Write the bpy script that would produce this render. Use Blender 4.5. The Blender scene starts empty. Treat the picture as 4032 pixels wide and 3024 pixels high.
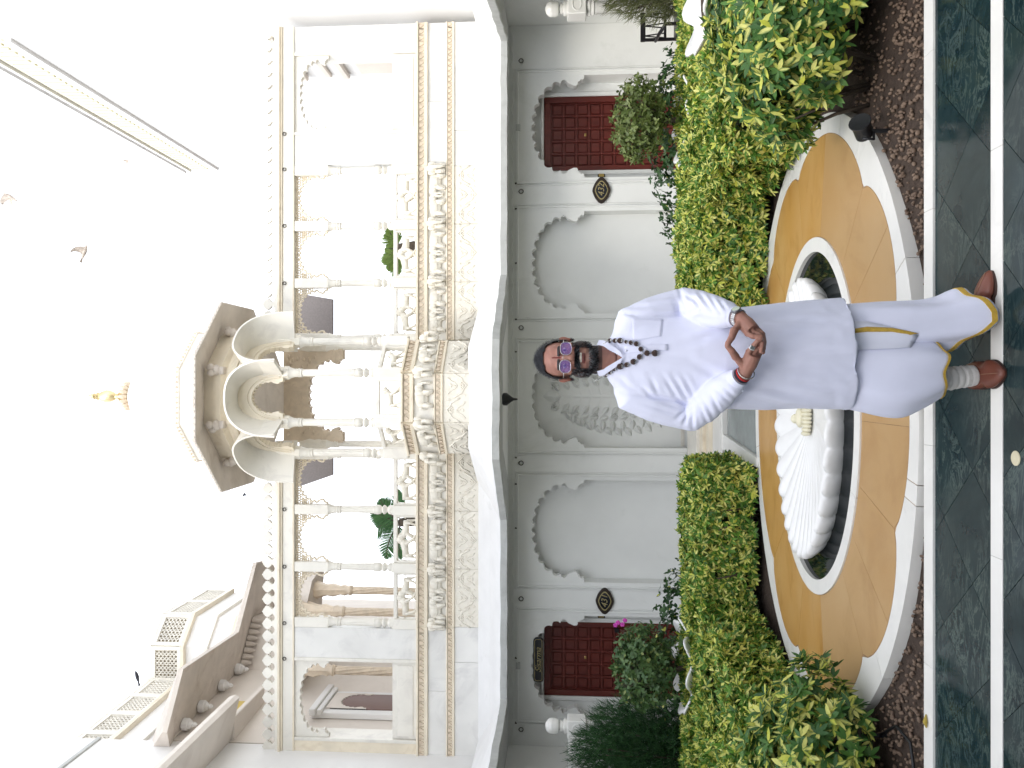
import bpy, math, random
import numpy as np
from mathutils import Vector, Matrix, Quaternion

R = math.radians
rng = np.random.default_rng(7)
random.seed(7)
scene = bpy.context.scene
COL = scene.collection

# ------------------------------------------------------------------ camera
# The photograph is stored lying on its side: the world's "up" points to the picture's left.
PITCH = R(3.8); CAM_H = 1.8; FPX = 3000.0
cam_data = bpy.data.cameras.new('camera'); cam = bpy.data.objects.new('camera', cam_data); COL.objects.link(cam)
cam_data.sensor_fit = 'HORIZONTAL'; cam_data.sensor_width = 36.0; cam_data.lens = FPX / 4032 * 36.0
cam_data.clip_start = 0.05; cam_data.clip_end = 3000
fwd = Vector((0, math.cos(PITCH), math.sin(PITCH))); upv = Vector((0, -math.sin(PITCH), math.cos(PITCH))); rgt = Vector((1, 0, 0))
m = Matrix.Identity(4)
for i, v in enumerate((-upv, rgt, -fwd)):
    for j in range(3): m[j][i] = v[j]
m[0][3], m[1][3], m[2][3] = 0, 0, CAM_H
cam.matrix_world = m
scene.camera = cam
scene.render.resolution_x = 1024; scene.render.resolution_y = 768

# ------------------------------------------------------------------ sky and sun
SUN_EL = R(45); SUN_AZ = R(35)      # sun behind the camera, a little to the left
w = bpy.data.worlds.new('World'); scene.world = w; w.use_nodes = True
nt = w.node_tree; nt.nodes.clear()
sky = nt.nodes.new('ShaderNodeTexSky'); sky.sky_type = 'NISHITA'; sky.sun_disc = False
sky.sun_elevation = SUN_EL; sky.sun_rotation = R(180) + SUN_AZ
sky.air_density = 1.0; sky.dust_density = 0.5; sky.ozone_density = 1.0
hs = nt.nodes.new('ShaderNodeHueSaturation'); hs.inputs['Saturation'].default_value = .2
bg = nt.nodes.new('ShaderNodeBackground'); bg.inputs['Strength'].default_value = 0.15
ow = nt.nodes.new('ShaderNodeOutputWorld')
nt.links.new(sky.outputs[0], hs.inputs['Color']); nt.links.new(hs.outputs[0], bg.inputs['Color']); nt.links.new(bg.outputs[0], ow.inputs['Surface'])
sd = bpy.data.lights.new('sun', 'SUN'); sd.energy = .5; sd.angle = R(20.0); sd.color = (1.0, 0.93, 0.82)
so = bpy.data.objects.new('sun', sd); COL.objects.link(so)
sun_dir = Vector((math.sin(SUN_AZ) * math.cos(SUN_EL), math.cos(SUN_AZ) * math.cos(SUN_EL), -math.sin(SUN_EL)))   # the way the light travels
so.rotation_euler = sun_dir.to_track_quat('-Z', 'Y').to_euler(); so.location = (-6, -20, 25)

# ------------------------------------------------------------------ exposure
vs = scene.view_settings
vs.view_transform = 'Standard'; vs.look = 'None'; vs.exposure = 1.95; vs.gamma = 1.0; vs.use_curve_mapping = False
scene.cycles.max_bounces = 8; scene.cycles.diffuse_bounces = 4; scene.cycles.transparent_max_bounces = 8
scene.cycles.caustics_reflective = False; scene.cycles.caustics_refractive = False

# ------------------------------------------------------------------ helpers
SC = 4032 / 2212.0
def ray(a, b):
    u = 1512 - b * SC; v = 2016 - a * SC
    return u, FPX * math.cos(PITCH) - v * math.sin(PITCH), FPX * math.sin(PITCH) + v * math.cos(PITCH)
def P(a, b, Y):
    u, dy, dz = ray(a, b); t = Y / dy
    return Vector((u * t, Y, CAM_H + dz * t))
def G(a, b, z=0.0):
    u, dy, dz = ray(a, b); t = (z - CAM_H) / dz
    return Vector((u * t, dy * t, z))

class MB:
    def __init__(s): s.v = []; s.f = []
    def add(s, vs_, fs):
        o = len(s.v); s.v.extend([tuple(q) for q in vs_]); s.f.extend([tuple(i + o for i in f) for f in fs]); return s
    def box(s, x0, x1, y0, y1, z0, z1, bev=0.0, M=None):
        if bev > 0:
            b = min(bev, (x1-x0)*.45, (y1-y0)*.45, (z1-z0)*.45)
            vv = []; X = (x0, x1); Y = (y0, y1); Z = (z0, z1); idx = {}
            for i in (0, 1):
                for j in (0, 1):
                    for k in (0, 1):
                        sx, sy, sz = 1-2*i, 1-2*j, 1-2*k
                        for ax, p in enumerate(((X[i], Y[j]+sy*b, Z[k]+sz*b), (X[i]+sx*b, Y[j], Z[k]+sz*b), (X[i]+sx*b, Y[j]+sy*b, Z[k]))):
                            idx[(i, j, k, ax)] = len(vv); vv.append(p)
            ff = []
            for i in (0, 1): ff.append([idx[(i, j, k, 0)] for j, k in ((0, 0), (1, 0), (1, 1), (0, 1))])
            for j in (0, 1): ff.append([idx[(i, j, k, 1)] for i, k in ((0, 0), (1, 0), (1, 1), (0, 1))])
            for k in (0, 1): ff.append([idx[(i, j, k, 2)] for i, j in ((0, 0), (1, 0), (1, 1), (0, 1))])
            for j in (0, 1):
                for k in (0, 1): ff.append([idx[(0, j, k, 1)], idx[(1, j, k, 1)], idx[(1, j, k, 2)], idx[(0, j, k, 2)]])
            for i in (0, 1):
                for k in (0, 1): ff.append([idx[(i, 0, k, 0)], idx[(i, 1, k, 0)], idx[(i, 1, k, 2)], idx[(i, 0, k, 2)]])
            for i in (0, 1):
                for j in (0, 1): ff.append([idx[(i, j, 0, 0)], idx[(i, j, 1, 0)], idx[(i, j, 1, 1)], idx[(i, j, 0, 1)]])
            for i in (0, 1):
                for j in (0, 1):
                    for k in (0, 1): ff.append([idx[(i, j, k, 0)], idx[(i, j, k, 1)], idx[(i, j, k, 2)]])
        else:
            vv = [(x, y, z) for x in (x0, x1) for y in (y0, y1) for z in (z0, z1)]
            ff = [(0, 1, 3, 2), (4, 6, 7, 5), (0, 4, 5, 1), (2, 3, 7, 6), (0, 2, 6, 4), (1, 5, 7, 3)]
        if M is not None: vv = [M @ Vector(q) for q in vv]
        return s.add(vv, ff)
    def prism(s, poly, d0, d1, f):
        """poly of 2D points, f(p, d) -> 3D; closed solid between d0 and d1"""
        n = len(poly)
        vv = [f(p, d0) for p in poly] + [f(p, d1) for p in poly]
        ff = [list(range(n))[::-1], list(range(n, 2 * n))] + [(i, (i+1) % n, n + (i+1) % n, n + i) for i in range(n)]
        return s.add(vv, ff)
    def prismY(s, poly, y0, y1): return s.prism(poly, y0, y1, lambda p, d: (p[0], d, p[1]))
    def prismZ(s, poly, z0, z1): return s.prism(poly, z0, z1, lambda p, d: (p[0], p[1], d))
    def prismX(s, poly, x0, x1): return s.prism(poly, x0, x1, lambda p, d: (d, p[0], p[1]))
    def lathe(s, prof, c=(0, 0, 0), n=16, M=None, flute=0, fl_amp=0.0, fl_rng=None):
        vv = []; ff = []
        for k, (r, z) in enumerate(prof):
            for i in range(n):
                t = 2 * math.pi * i / n; rr = r
                if flute and fl_rng and fl_rng[0] <= z <= fl_rng[1]: rr = r * (1 - fl_amp * (0.5 + 0.5 * math.cos(flute * t)))
                vv.append((c[0] + rr * math.cos(t), c[1] + rr * math.sin(t), c[2] + z))
        m_ = len(prof)
        for k in range(m_ - 1):
            for i in range(n):
                j = (i + 1) % n; ff.append((k*n+i, k*n+j, (k+1)*n+j, (k+1)*n+i))
        ff.append(list(range(n))[::-1]); ff.append([(m_-1)*n+i for i in range(n)])
        if M is not None: vv = [M @ Vector(q) for q in vv]
        return s.add(vv, ff)
    def tube(s, pts, rad, n=8, cap=True, flat=None):
        pts = [Vector(p) for p in pts]; N = len(pts)
        if not hasattr(rad, '__len__'): rad = [rad] * N
        vv = []; ff = []; prev = None
        for k in range(N):
            t = (pts[min(k+1, N-1)] - pts[max(k-1, 0)]);
            if t.length < 1e-9: t = Vector((0, 0, 1))
            t.normalize()
            if prev is None:
                ref = Vector((0, 0, 1)) if abs(t.z) < 0.9 else Vector((0, 1, 0))
                a = t.cross(ref).normalized()
            else:
                a = prev - t * prev.dot(t)
                a = a.normalized() if a.length > 1e-6 else t.orthogonal().normalized()
            prev = a; b = t.cross(a)
            for i in range(n):
                th = 2 * math.pi * i / n
                vv.append(pts[k] + (a * math.cos(th) + b * math.sin(th)) * rad[k])
        for k in range(N - 1):
            for i in range(n):
                j = (i + 1) % n; ff.append((k*n+i, k*n+j, (k+1)*n+j, (k+1)*n+i))
        if cap: ff.append(list(range(n))[::-1]); ff.append([(N-1)*n+i for i in range(n)])
        if flat is not None:
            vv = [Vector((q.x, flat[0] + (q.y - flat[0]) * flat[1], q.z)) for q in vv]
        return s.add(vv, ff)
    def ell(s, c, r, n=12, mm=8, M=None):
        vv = []; ff = []
        if not hasattr(r, '__len__'): r = (r, r, r)
        for k in range(mm + 1):
            ph = math.pi * k / mm
            for i in range(n):
                th = 2 * math.pi * i / n
                q = Vector((r[0]*math.sin(ph)*math.cos(th), r[1]*math.sin(ph)*math.sin(th), r[2]*math.cos(ph)))
                if M is not None: q = M @ q
                vv.append((c[0]+q[0], c[1]+q[1], c[2]+q[2]))
        for k in range(mm):
            for i in range(n):
                j = (i + 1) % n
                if k == 0: ff.append((i, n + i, n + j))
                elif k == mm - 1: ff.append((k*n+i, (k+1)*n+i, k*n+j))
                else: ff.append((k*n+i, (k+1)*n+i, (k+1)*n+j, k*n+j))
        return s.add(vv, ff)
    def loft(s, rings, cap=True):
        n = len(rings[0]); vv = [q for r_ in rings for q in r_]; ff = []
        for k in range(len(rings) - 1):
            for i in range(n):
                j = (i + 1) % n; ff.append((k*n+i, k*n+j, (k+1)*n+j, (k+1)*n+i))
        if cap: ff.append(list(range(n))[::-1]); ff.append([(len(rings)-1)*n+i for i in range(n)])
        return s.add(vv, ff)
    def grid(s, nu, nv, f):
        vv = [f(i / nu, j / nv) for i in range(nu + 1) for j in range(nv + 1)]
        ff = [(i*(nv+1)+j, (i+1)*(nv+1)+j, (i+1)*(nv+1)+j+1, i*(nv+1)+j+1) for i in range(nu) for j in range(nv)]
        return s.add(vv, ff)
    def mesh(s, name):
        me = bpy.data.meshes.new(name); me.from_pydata([tuple(q) for q in s.v], [], s.f); me.validate(clean_customdata=False)
        import bmesh
        bm = bmesh.new(); bm.from_mesh(me); bmesh.ops.recalc_face_normals(bm, faces=bm.faces); bm.to_mesh(me); bm.free()
        return me
    def build(s, name, mat, parent=None, smooth=False):
        return link(s.mesh(name), name, mat, parent, smooth)

def link(me, name, mat, parent=None, smooth=False):
    if mat is not None and len(me.materials) == 0: me.materials.append(M[mat] if isinstance(mat, str) else mat)
    if smooth is True:
        me.polygons.foreach_set('use_smooth', [True] * len(me.polygons))
    elif smooth:
        me.polygons.foreach_set('use_smooth', [True] * len(me.polygons)); me.set_sharp_from_angle(angle=R(smooth))
    o = bpy.data.objects.new(name, me); COL.objects.link(o)
    if parent is not None: adopt(o, parent)
    return o
def base_of(p):
    l = p.location.copy()
    if p.parent is not None: l = p.matrix_parent_inverse.translation + l + base_of(p.parent)
    return l
def adopt(o, parent):
    o.parent = parent; o.matrix_parent_inverse = Matrix.Translation(-base_of(parent))
def empty(name, loc=(0, 0, 0)):
    o = bpy.data.objects.new(name, None); COL.objects.link(o); o.location = loc; o.empty_display_size = 0.1; return o
def tag(o, label=None, cat=None, group=None, kind=None):
    if label: o['label'] = label
    if cat: o['category'] = cat
    if group: o['group'] = group
    if kind: o['kind'] = kind
    return o
def thing(name, loc, label, cat, group=None): return tag(empty(name, loc), label, cat, group)
def inst(src, parent, loc=(0, 0, 0), rz=0.0, scale=None, name=None):
    """a copy of one mesh object sharing its data"""
    o = src.copy(); COL.objects.link(o)
    if name: o.name = name
    o.location = loc; o.rotation_euler = (0, 0, rz)
    if scale: o.scale = scale
    if parent is not None: adopt(o, parent)
    return o
def voxel(mb, size, smooth=6, fac=0.5):
    """one continuous surface out of overlapping pieces"""
    me = mb.mesh('tmp'); o = bpy.data.objects.new('tmp', me); COL.objects.link(o)
    md = o.modifiers.new('r', 'REMESH'); md.mode = 'VOXEL'; md.voxel_size = size; md.use_smooth_shade = True
    if smooth:
        ms = o.modifiers.new('s', 'SMOOTH'); ms.iterations = smooth; ms.factor = fac
    dg = bpy.context.evaluated_depsgraph_get()
    out = bpy.data.meshes.new_from_object(o.evaluated_get(dg), depsgraph=dg)
    out.materials.clear()
    bpy.data.objects.remove(o); bpy.data.meshes.remove(me)
    return out
def coords(me):
    a = np.empty(len(me.vertices) * 3, np.float32); me.vertices.foreach_get('co', a); return a.reshape(-1, 3)
def normals(me):
    a = np.empty(len(me.vertices) * 3, np.float32); me.vertices.foreach_get('normal', a); return a.reshape(-1, 3)
def set_coords(me, a):
    me.vertices.foreach_set('co', np.ascontiguousarray(a, np.float32).ravel()); me.update()
def fast_mesh(name, V, F, C=None):
    """V (n,3), F (m,k) equal-sized faces, C (n,3) vertex colours"""
    me = bpy.data.meshes.new(name); V = np.asarray(V, np.float32); F = np.asarray(F, np.int32); m_, k = F.shape
    me.vertices.add(len(V)); me.vertices.foreach_set('co', V.ravel())
    me.loops.add(m_ * k); me.loops.foreach_set('vertex_index', F.ravel())
    me.polygons.add(m_); me.polygons.foreach_set('loop_start', np.arange(0, m_ * k, k, dtype=np.int32))
    try: me.polygons.foreach_set('loop_total', np.full(m_, k, np.int32))
    except Exception: pass
    me.update(calc_edges=True)
    if C is not None:
        at = me.color_attributes.new('col', 'FLOAT_COLOR', 'POINT')
        C4 = np.ones((len(V), 4), np.float32); C4[:, :3] = C; at.data.foreach_set('color', C4.ravel())
    return me

# ------------------------------------------------------------------ materials
M = {}
ONE_PIECE = {'plaster', 'plaster_ledge', 'concrete', 'wing_plaster', 'wing_white', 'eave_stone', 'soil', 'ground', 'pebble', 'cotton', 'skin', 'leaf', 'leaf_soft', 'hair'}
def mat(name, col, rough=0.6, var=0.0, vscale=4.0, col2=None, bump=0.0, bscale=30.0, spec=0.5, metal=0.0, attr=False, stain=None, sscale=2.0, samt=0.5, trans=0.0, coat=0.0, sss=0.0, alpha=1.0, stretch=None):
    m_ = bpy.data.materials.new(name); m_.use_nodes = True; n = m_.node_tree; b = n.nodes['Principled BSDF']
    L = n.links.new
    b.inputs['Roughness'].default_value = rough; b.inputs['Specular IOR Level'].default_value = spec; b.inputs['Metallic'].default_value = metal
    b.inputs['Coat Weight'].default_value = coat
    geo = n.nodes.new('ShaderNodeNewGeometry'); src = geo.outputs['Position']
    if name not in ONE_PIECE:                                  # each slab its own cut of the stone
        oi = n.nodes.new('ShaderNodeObjectInfo'); vm = n.nodes.new('ShaderNodeVectorMath'); vm.operation = 'MULTIPLY_ADD'
        vm.inputs[1].default_value = (37, 23, 11); L(oi.outputs['Random'], vm.inputs[0]); L(src, vm.inputs[2]); src = vm.outputs[0]
    if stretch:
        mp = n.nodes.new('ShaderNodeMapping'); mp.inputs['Scale'].default_value = stretch; L(src, mp.inputs['Vector']); src = mp.outputs[0]
    def noise(sc, det=4.0, ro=0.55, dist=0.0):
        x = n.nodes.new('ShaderNodeTexNoise'); x.inputs['Scale'].default_value = sc; x.inputs['Detail'].default_value = det; x.inputs['Roughness'].default_value = ro; x.inputs['Distortion'].default_value = dist
        L(src, x.inputs['Vector']); return x.outputs['Fac']
    def ramp(fac, p0, p1, c0, c1):
        r_ = n.nodes.new('ShaderNodeValToRGB'); e = r_.color_ramp.elements
        e[0].position = p0; e[1].position = p1; e[0].color = (*c0, 1); e[1].color = (*c1, 1); L(fac, r_.inputs['Fac']); return r_.outputs['Color']
    def mix(fac, a, b_, blend='MIX'):
        x = n.nodes.new('ShaderNodeMix'); x.data_type = 'RGBA'; x.blend_type = blend
        if hasattr(fac, 'node'): L(fac, x.inputs['Factor'])
        else: x.inputs['Factor'].default_value = fac
        for s_, v in (('A', a), ('B', b_)):
            k = [i for i in x.inputs if i.name == s_ and i.type == 'RGBA'][0]
            if hasattr(v, 'node'): L(v, k)
            else: k.default_value = (*v, 1)
        return [o for o in x.outputs if o.type == 'RGBA'][0]
    cur = tuple(col)
    if attr:
        at = n.nodes.new('ShaderNodeVertexColor'); at.layer_name = 'col'; cur = at.outputs['Color']
        if var: cur = mix(1.0, cur, ramp(noise(vscale), .3, .7, (1-var,)*3, (1+var,)*3), 'MULTIPLY')
    elif col2 is not None: cur = ramp(noise(vscale), 0.5 - max(.02, .25 - var * .2), 0.5 + max(.02, .25 - var * .2), col, col2)
    elif var: cur = ramp(noise(vscale), .3, .7, [c * (1 - var) for c in col], [min(1, c * (1 + var)) for c in col])
    if stain is not None:
        fr = ramp(noise(sscale, 6.0, .65, .8), 1 - samt - .08, 1 - samt + .22, (0, 0, 0), (1, 1, 1)); cur = mix(fr, cur, stain)
    if hasattr(cur, 'node'): L(cur, b.inputs['Base Color'])
    else: b.inputs['Base Color'].default_value = (*cur, 1)
    if bump:
        bp = n.nodes.new('ShaderNodeBump'); bp.inputs['Strength'].default_value = min(1, bump); bp.inputs['Distance'].default_value = 0.01; L(noise(bscale, 5.0), bp.inputs['Height']); L(bp.outputs[0], b.inputs['Normal'])
    if trans: b.inputs['Transmission Weight'].default_value = trans
    if sss: b.inputs['Subsurface Weight'].default_value = sss; b.inputs['Subsurface Scale'].default_value = .01
    if alpha < 1: b.inputs['Alpha'].default_value = alpha
    M[name] = m_; m_['nx'] = 1
    return m_, n, b, noise, ramp, mix

mat('plaster', (.76, .77, .75), .75, .04, 1.5, bump=.12, bscale=14, stain=(.62, .63, .60), sscale=1.1, samt=.36)
mat('plaster_ledge', (.80, .80, .80), .8, .04, 3, bump=.25, bscale=20, stain=(.60, .60, .58), sscale=3.0, samt=.30)
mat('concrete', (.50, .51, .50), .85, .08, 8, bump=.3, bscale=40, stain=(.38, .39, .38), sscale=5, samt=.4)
mat('marble', (.79, .76, .69), .42, .06, 2.0, bump=.06, bscale=25, stain=(.60, .57, .53), sscale=2.6, samt=.42)
mat('marble_grey', (.77, .76, .73), .4, .06, 2.0, bump=.05, bscale=25, stain=(.55, .54, .53), sscale=1.6, samt=.42)
mat('lace', (.70, .62, .49), .55, .08, 12)
mat('marble_beige', (.68, .57, .44), .5, .12, 6.0, bump=.1, bscale=40, stain=(.50, .40, .30), sscale=6, samt=.42)
mat('marble_cream', (.78, .70, .56), .45, .08, 4.0, bump=.08, bscale=30, stain=(.60, .50, .36), sscale=4, samt=.36)
mat('marble_white', (.80, .79, .76), .22, .05, 3.0, bump=.02, bscale=20, stain=(.58, .58, .57), sscale=3.5, samt=.34)
mat('carving', (.78, .74, .65), .55, .05, 10, stain=(.66, .59, .48), sscale=9, samt=.40)
mat('shell_marble', (.84, .84, .84), .3, .03, 6, stain=(.70, .70, .71), sscale=5, samt=.3)
mat('shell_cream', (.72, .68, .52), .35, .08, 20)
mat('sandstone', (.48, .25, .062), .30, .14, 1.4, col2=(.53, .32, .12), bump=.04, bscale=60, stain=(.38, .18, .035), sscale=2.2, samt=.42, stretch=(1, 2.2, 1))
mat('sandstone_pale', (.45, .26, .10), .32, .10, 1.4, col2=(.50, .325, .155), bump=.03, bscale=60, stain=(.38, .215, .085), sscale=2.0, samt=.42)
mat('soil', (.055, .036, .026), .95, .3, 25, bump=.9, bscale=60)
mat('ground', (.12, .10, .08), .95, .2, 5)
mat('pebble', (.13, .085, .06), .75, .4, 9, col2=(.20, .14, .10))
mat('water', (.006, .009, .011), .04, spec=.25)
mat('basin', (.03, .034, .04), .3, .3, 8)
mat('channel_water', (.20, .23, .23), .06, .25, 3, spec=.6, bump=.05, bscale=12)
mat('red_wood', (.115, .019, .013), .38, .18, 3, bump=.12, bscale=30, stain=(.11, .018, .014), sscale=3, samt=.4, stretch=(6, 1, 1))
mat('brass', (.52, .38, .14), .35, metal=1.0)
mat('gold', (.80, .66, .38), .4, metal=1.0)
mat('iron', (.10, .09, .08), .5, metal=.7)
mat('black_metal', (.012, .012, .015), .4)
mat('black_plastic', (.012, .013, .016), .45)
mat('sign_black', (.006, .007, .014), .2, coat=.3)
mat('sign_wood', (.025, .016, .012), .35)
mat('sign_gold', (.36, .30, .14), .4, metal=.3)
mat('bark', (.07, .055, .04), .9, .3, 20, bump=.6, bscale=50)
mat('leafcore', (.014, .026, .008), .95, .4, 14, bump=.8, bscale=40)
for nm, rg in (('leaf', .42), ('leaf_soft', .6)):
    _, n_, b_, _a, _b, _c = mat(nm, (.1, .2, .05), rg, .12, 30, attr=True, spec=.4)
    tr = n_.nodes.new('ShaderNodeBsdfTranslucent'); mx = n_.nodes.new('ShaderNodeMixShader'); mx.inputs[0].default_value = .22
    at = n_.nodes.new('ShaderNodeVertexColor'); at.layer_name = 'col'; n_.links.new(at.outputs['Color'], tr.inputs['Color'])
    out = n_.nodes['Material Output']; n_.links.new(b_.outputs[0], mx.inputs[1]); n_.links.new(tr.outputs[0], mx.inputs[2]); n_.links.new(mx.outputs[0], out.inputs['Surface'])
mat('petal', (.55, .06, .42), .5)
mat('wing_plaster', (.72, .66, .60), .8, .05, 2, stain=(.60, .53, .47), sscale=1.5, samt=.38)
mat('wing_white', (.80, .79, .78), .8, .03, 2)
mat('gilt_band', (.85, .82, .68), .5, .05, 10)
mat('awning', (.22, .20, .20), .9, .1, 40)
mat('eave_stone', (.64, .58, .52), .8, .10, 3, stain=(.46, .39, .33), sscale=2.5, samt=.4)
mat('window_dark', (.16, .09, .075), .5)
mat('feather', (.52, .45, .39), .8, .3, 20)
mat('crow', (.03, .03, .04), .6)
mat('yellow_box', (.55, .40, .10), .7)
mat('dry_leaf', (.40, .30, .05), .7)

# dark green marble with pale veins
_, n_, b_, noise_, ramp_, mix_ = mat('green_marble', (.02, .04, .04), .10, spec=.16)
fa = ramp_(noise_(2.2, 8, .7, 1.2), .34, .62, (.006, .017, .023), (.018, .036, .040))
wv = n_.nodes.new('ShaderNodeTexNoise'); wv.inputs['Scale'].default_value = 3.4; wv.inputs['Detail'].default_value = 9; wv.inputs['Roughness'].default_value = .72; wv.inputs['Distortion'].default_value = 1.6
geo_ = n_.nodes.new('ShaderNodeNewGeometry'); oi_ = n_.nodes.new('ShaderNodeObjectInfo'); vm_ = n_.nodes.new('ShaderNodeVectorMath'); vm_.operation = 'MULTIPLY_ADD'; vm_.inputs[1].default_value = (37, 23, 11); n_.links.new(oi_.outputs['Random'], vm_.inputs[0]); n_.links.new(geo_.outputs['Position'], vm_.inputs[2]); mp_ = n_.nodes.new('ShaderNodeMapping'); mp_.inputs['Rotation'].default_value = (0, 0, .9); mp_.inputs['Scale'].default_value = (1, 2.6, 1)
n_.links.new(vm_.outputs[0], mp_.inputs[0]); n_.links.new(mp_.outputs[0], wv.inputs['Vector'])
sb = n_.nodes.new('ShaderNodeMath'); sb.operation = 'SUBTRACT'; sb.inputs[1].default_value = .5; n_.links.new(wv.outputs['Fac'], sb.inputs[0])
ab = n_.nodes.new('ShaderNodeMath'); ab.operation = 'ABSOLUTE'; n_.links.new(sb.outputs[0], ab.inputs[0])
vn = ramp_(ab.outputs[0], .0, .035, (1, 1, 1), (0, 0, 0))
pt = ramp_(noise_(1.6, 3), .42, .66, (0, 0, 0), (1, 1, 1))
vn2 = mix_(1.0, vn, pt, 'MULTIPLY')
n_.links.new(mix_(vn2, fa, (.085, .12, .11)), b_.inputs['Base Color'])
# ================================================================== ground, floor, beds
XC = -0.17                                   # axis of the courtyard
g = MB(); g.add([(-400, -400, -.10), (400, -400, -.10), (400, 400, -.10), (-400, 400, -.10)], [(0, 1, 2, 3)])
tag(g.build('ground', 'ground'), kind='structure')
fl = MB(); fl.box(-9, 9, -9, 3.905, -.09, -.006); floor = fl.build('floor', mat('grout', (.07, .09, .085), .6)[0]); tag(floor, kind='structure')
fl = MB(); fl.box(-9, 9, -9, 1.4, -.0059, 0); fl.build('floor_slab', 'green_marble', floor)

def clip(poly, axis, lim, keep_less):
    out = []
    for i in range(len(poly)):
        p, q = poly[i], poly[(i + 1) % len(poly)]
        ip = (p[axis] <= lim) if keep_less else (p[axis] >= lim); iq = (q[axis] <= lim) if keep_less else (q[axis] >= lim)
        if ip: out.append(p)
        if ip != iq:
            t = (lim - p[axis]) / (q[axis] - p[axis]); out.append((p[0] + t * (q[0] - p[0]), p[1] + t * (q[1] - p[1])))
    return out
def area(poly): return abs(sum(poly[i][0]*poly[(i+1) % len(poly)][1] - poly[(i+1) % len(poly)][0]*poly[i][1] for i in range(len(poly)))) / 2
D = 0.50
def tiles(y0, y1, off):
    for i in range(-9, 10):
        for j in range(-2, 8):
            for par in (0, 1):
                cx = (i + .5 * par) * D + off; cy = y0 - .1 + (j - 1 + .5 * par) * D
                h = D / 2 - .0022
                poly = [(cx - h, cy), (cx, cy - h), (cx + h, cy), (cx, cy + h)]
                poly = clip(clip(poly, 1, y1 - .001, True), 1, y0 + .001, False) if poly else []
                if len(poly) < 3 or area(poly) < .0015 or abs(cx) > 3.4: continue
                t = MB(); t.prismZ([(p[0]-cx, p[1]-cy) for p in poly], -.0059, 0.0)
                o = t.build('tile', 'green_marble'); o.location = (cx, cy, 0); adopt(o, floor)
tiles(3.331, 3.817, .12); tiles(1.4, 3.246, .31)
def strip(y0, y1, z, name, label, cut):
    root = empty(name, (0, (y0 + y1) / 2, 0)); tag(root, kind='structure')
    xs = [-6.0] + cut + [6.0]
    for a, b in zip(xs[:-1], xs[1:]):
        s_ = MB(); s_.box(a + .0006, b - .0006, y0, y1, -.05, z, .0012); s_.build('marble_slab', 'marble_white', root)
    return root
strip(3.246, 3.331, .004, 'marble_border', '', [-3.4, -2.2, -.72, .98, 2.3, 3.6])
strip(3.817, 3.907, .012, 'marble_kerb', '', [-3.3, -1.38, -.30, .85, 1.62, 2.9])
# garden bed earth
sl = MB()
def soil_z(x, y): return -.035 + .018 * math.sin(3.1 * x + 1.7 * y) * math.cos(2.3 * y - x)
sl.grid(60, 30, lambda u, v: (-6 + 12 * u, 3.907 + 5.2 * v, soil_z(-6 + 12 * u, 3.9 + 5.2 * v)))
tag(sl.build('garden_bed', 'soil'), kind='structure')
FX, FY = -.22, 5.53
ORX, ORY, IRX, IRY, BRX, BRY = 2.07, 1.61, 1.25, .88, 1.15, .79
# pebbles heaped between the fountain rim and the kerb
pv, pf = [], []
ico = MB(); ico.ell((0, 0, 0), 1, 8, 5); icv = np.array(ico.v); icf = ico.f
allv, quads, tris = [], [], []
cnt = 0
for k in range(7000):
    x = random.uniform(-3.3, 3.3); y = random.uniform(3.93, 5.2)
    e = ((x - FX) / (ORX + .02)) ** 2 + ((y - FY) / (ORY + .02)) ** 2
    if e < 1.0 or y > 4.9 + .3 * abs(x) - .5: continue
    if abs(x) > 2.1 and random.random() < .6: continue
    if y > 4.35 and random.random() < .5: continue
    r_ = random.uniform(.006, .014)
    q = Quaternion((random.random(), random.random(), random.random(), random.random())).normalized().to_matrix()
    s_ = icv * np.array([r_ * random.uniform(.8, 1.3), r_ * random.uniform(.8, 1.1), r_ * random.uniform(.6, .9)])
    s_ = s_ @ np.array(q).T + np.array([x, y, soil_z(x, y) + r_ * .55 + random.random() * .012])
    o_ = len(allv) * 1
    allv.append(s_); cnt += 1
pm = MB()
for s_ in allv: pm.add(s_.tolist(), icf)
tag(pm.build('pebbles', 'pebble', None, True), 'small brown rounded pebbles heaped along the white marble kerb', 'pebbles', kind='stuff')

# ================================================================== fountain
fountain = thing('fountain', (FX, FY, 0), 'oval sunken fountain of orange sandstone petals and white marble rings with a shell', 'fountain')
def ept(th, sx, sy, z): return (FX + sx * math.cos(th), FY + sy * math.sin(th), z)
notch = [14, 46, 134, 166, 220, 252, 288, 320]
def petal_r(deg):
    deg %= 360
    for i in range(8):
        a0 = notch[i]; a1 = notch[(i + 1) % 8]
        if a1 <= a0: a1 += 360
        for d in (deg, deg + 360):
            if a0 <= d <= a1:
                t = (d - a0) / (a1 - a0); return .865 + .072 * max(0, math.sin(math.pi * t)) ** .55
    return .88
def ring_piece(d0, d1, fi, fo, z0, z1, name, mt, step=2.5, gap=.1, bev=False):
    n = max(2, int((d1 - d0) / step)); p = []
    for k in range(n + 1):
        th = R(d0 + gap + (d1 - d0 - 2 * gap) * k / n); p.append(fi(th))
    for k in range(n, -1, -1):
        th = R(d0 + gap + (d1 - d0 - 2 * gap) * k / n); p.append(fo(th))
    b_ = MB(); b_.prismZ(p, z0, z1); return b_.build(name, mt, fountain)
def E(sx, sy): return lambda th: (FX + sx * math.cos(th), FY + sy * math.sin(th))
def petal_out(off=0.0):
    def f(th):
        r_ = petal_r(math.degrees(th)); return (FX + (ORX * r_ + off) * math.cos(th), FY + (ORY * r_ + off) * math.sin(th))
    return f
cuts = sorted(notch + [350, 90, 190, 236, 270, 304])
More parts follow.
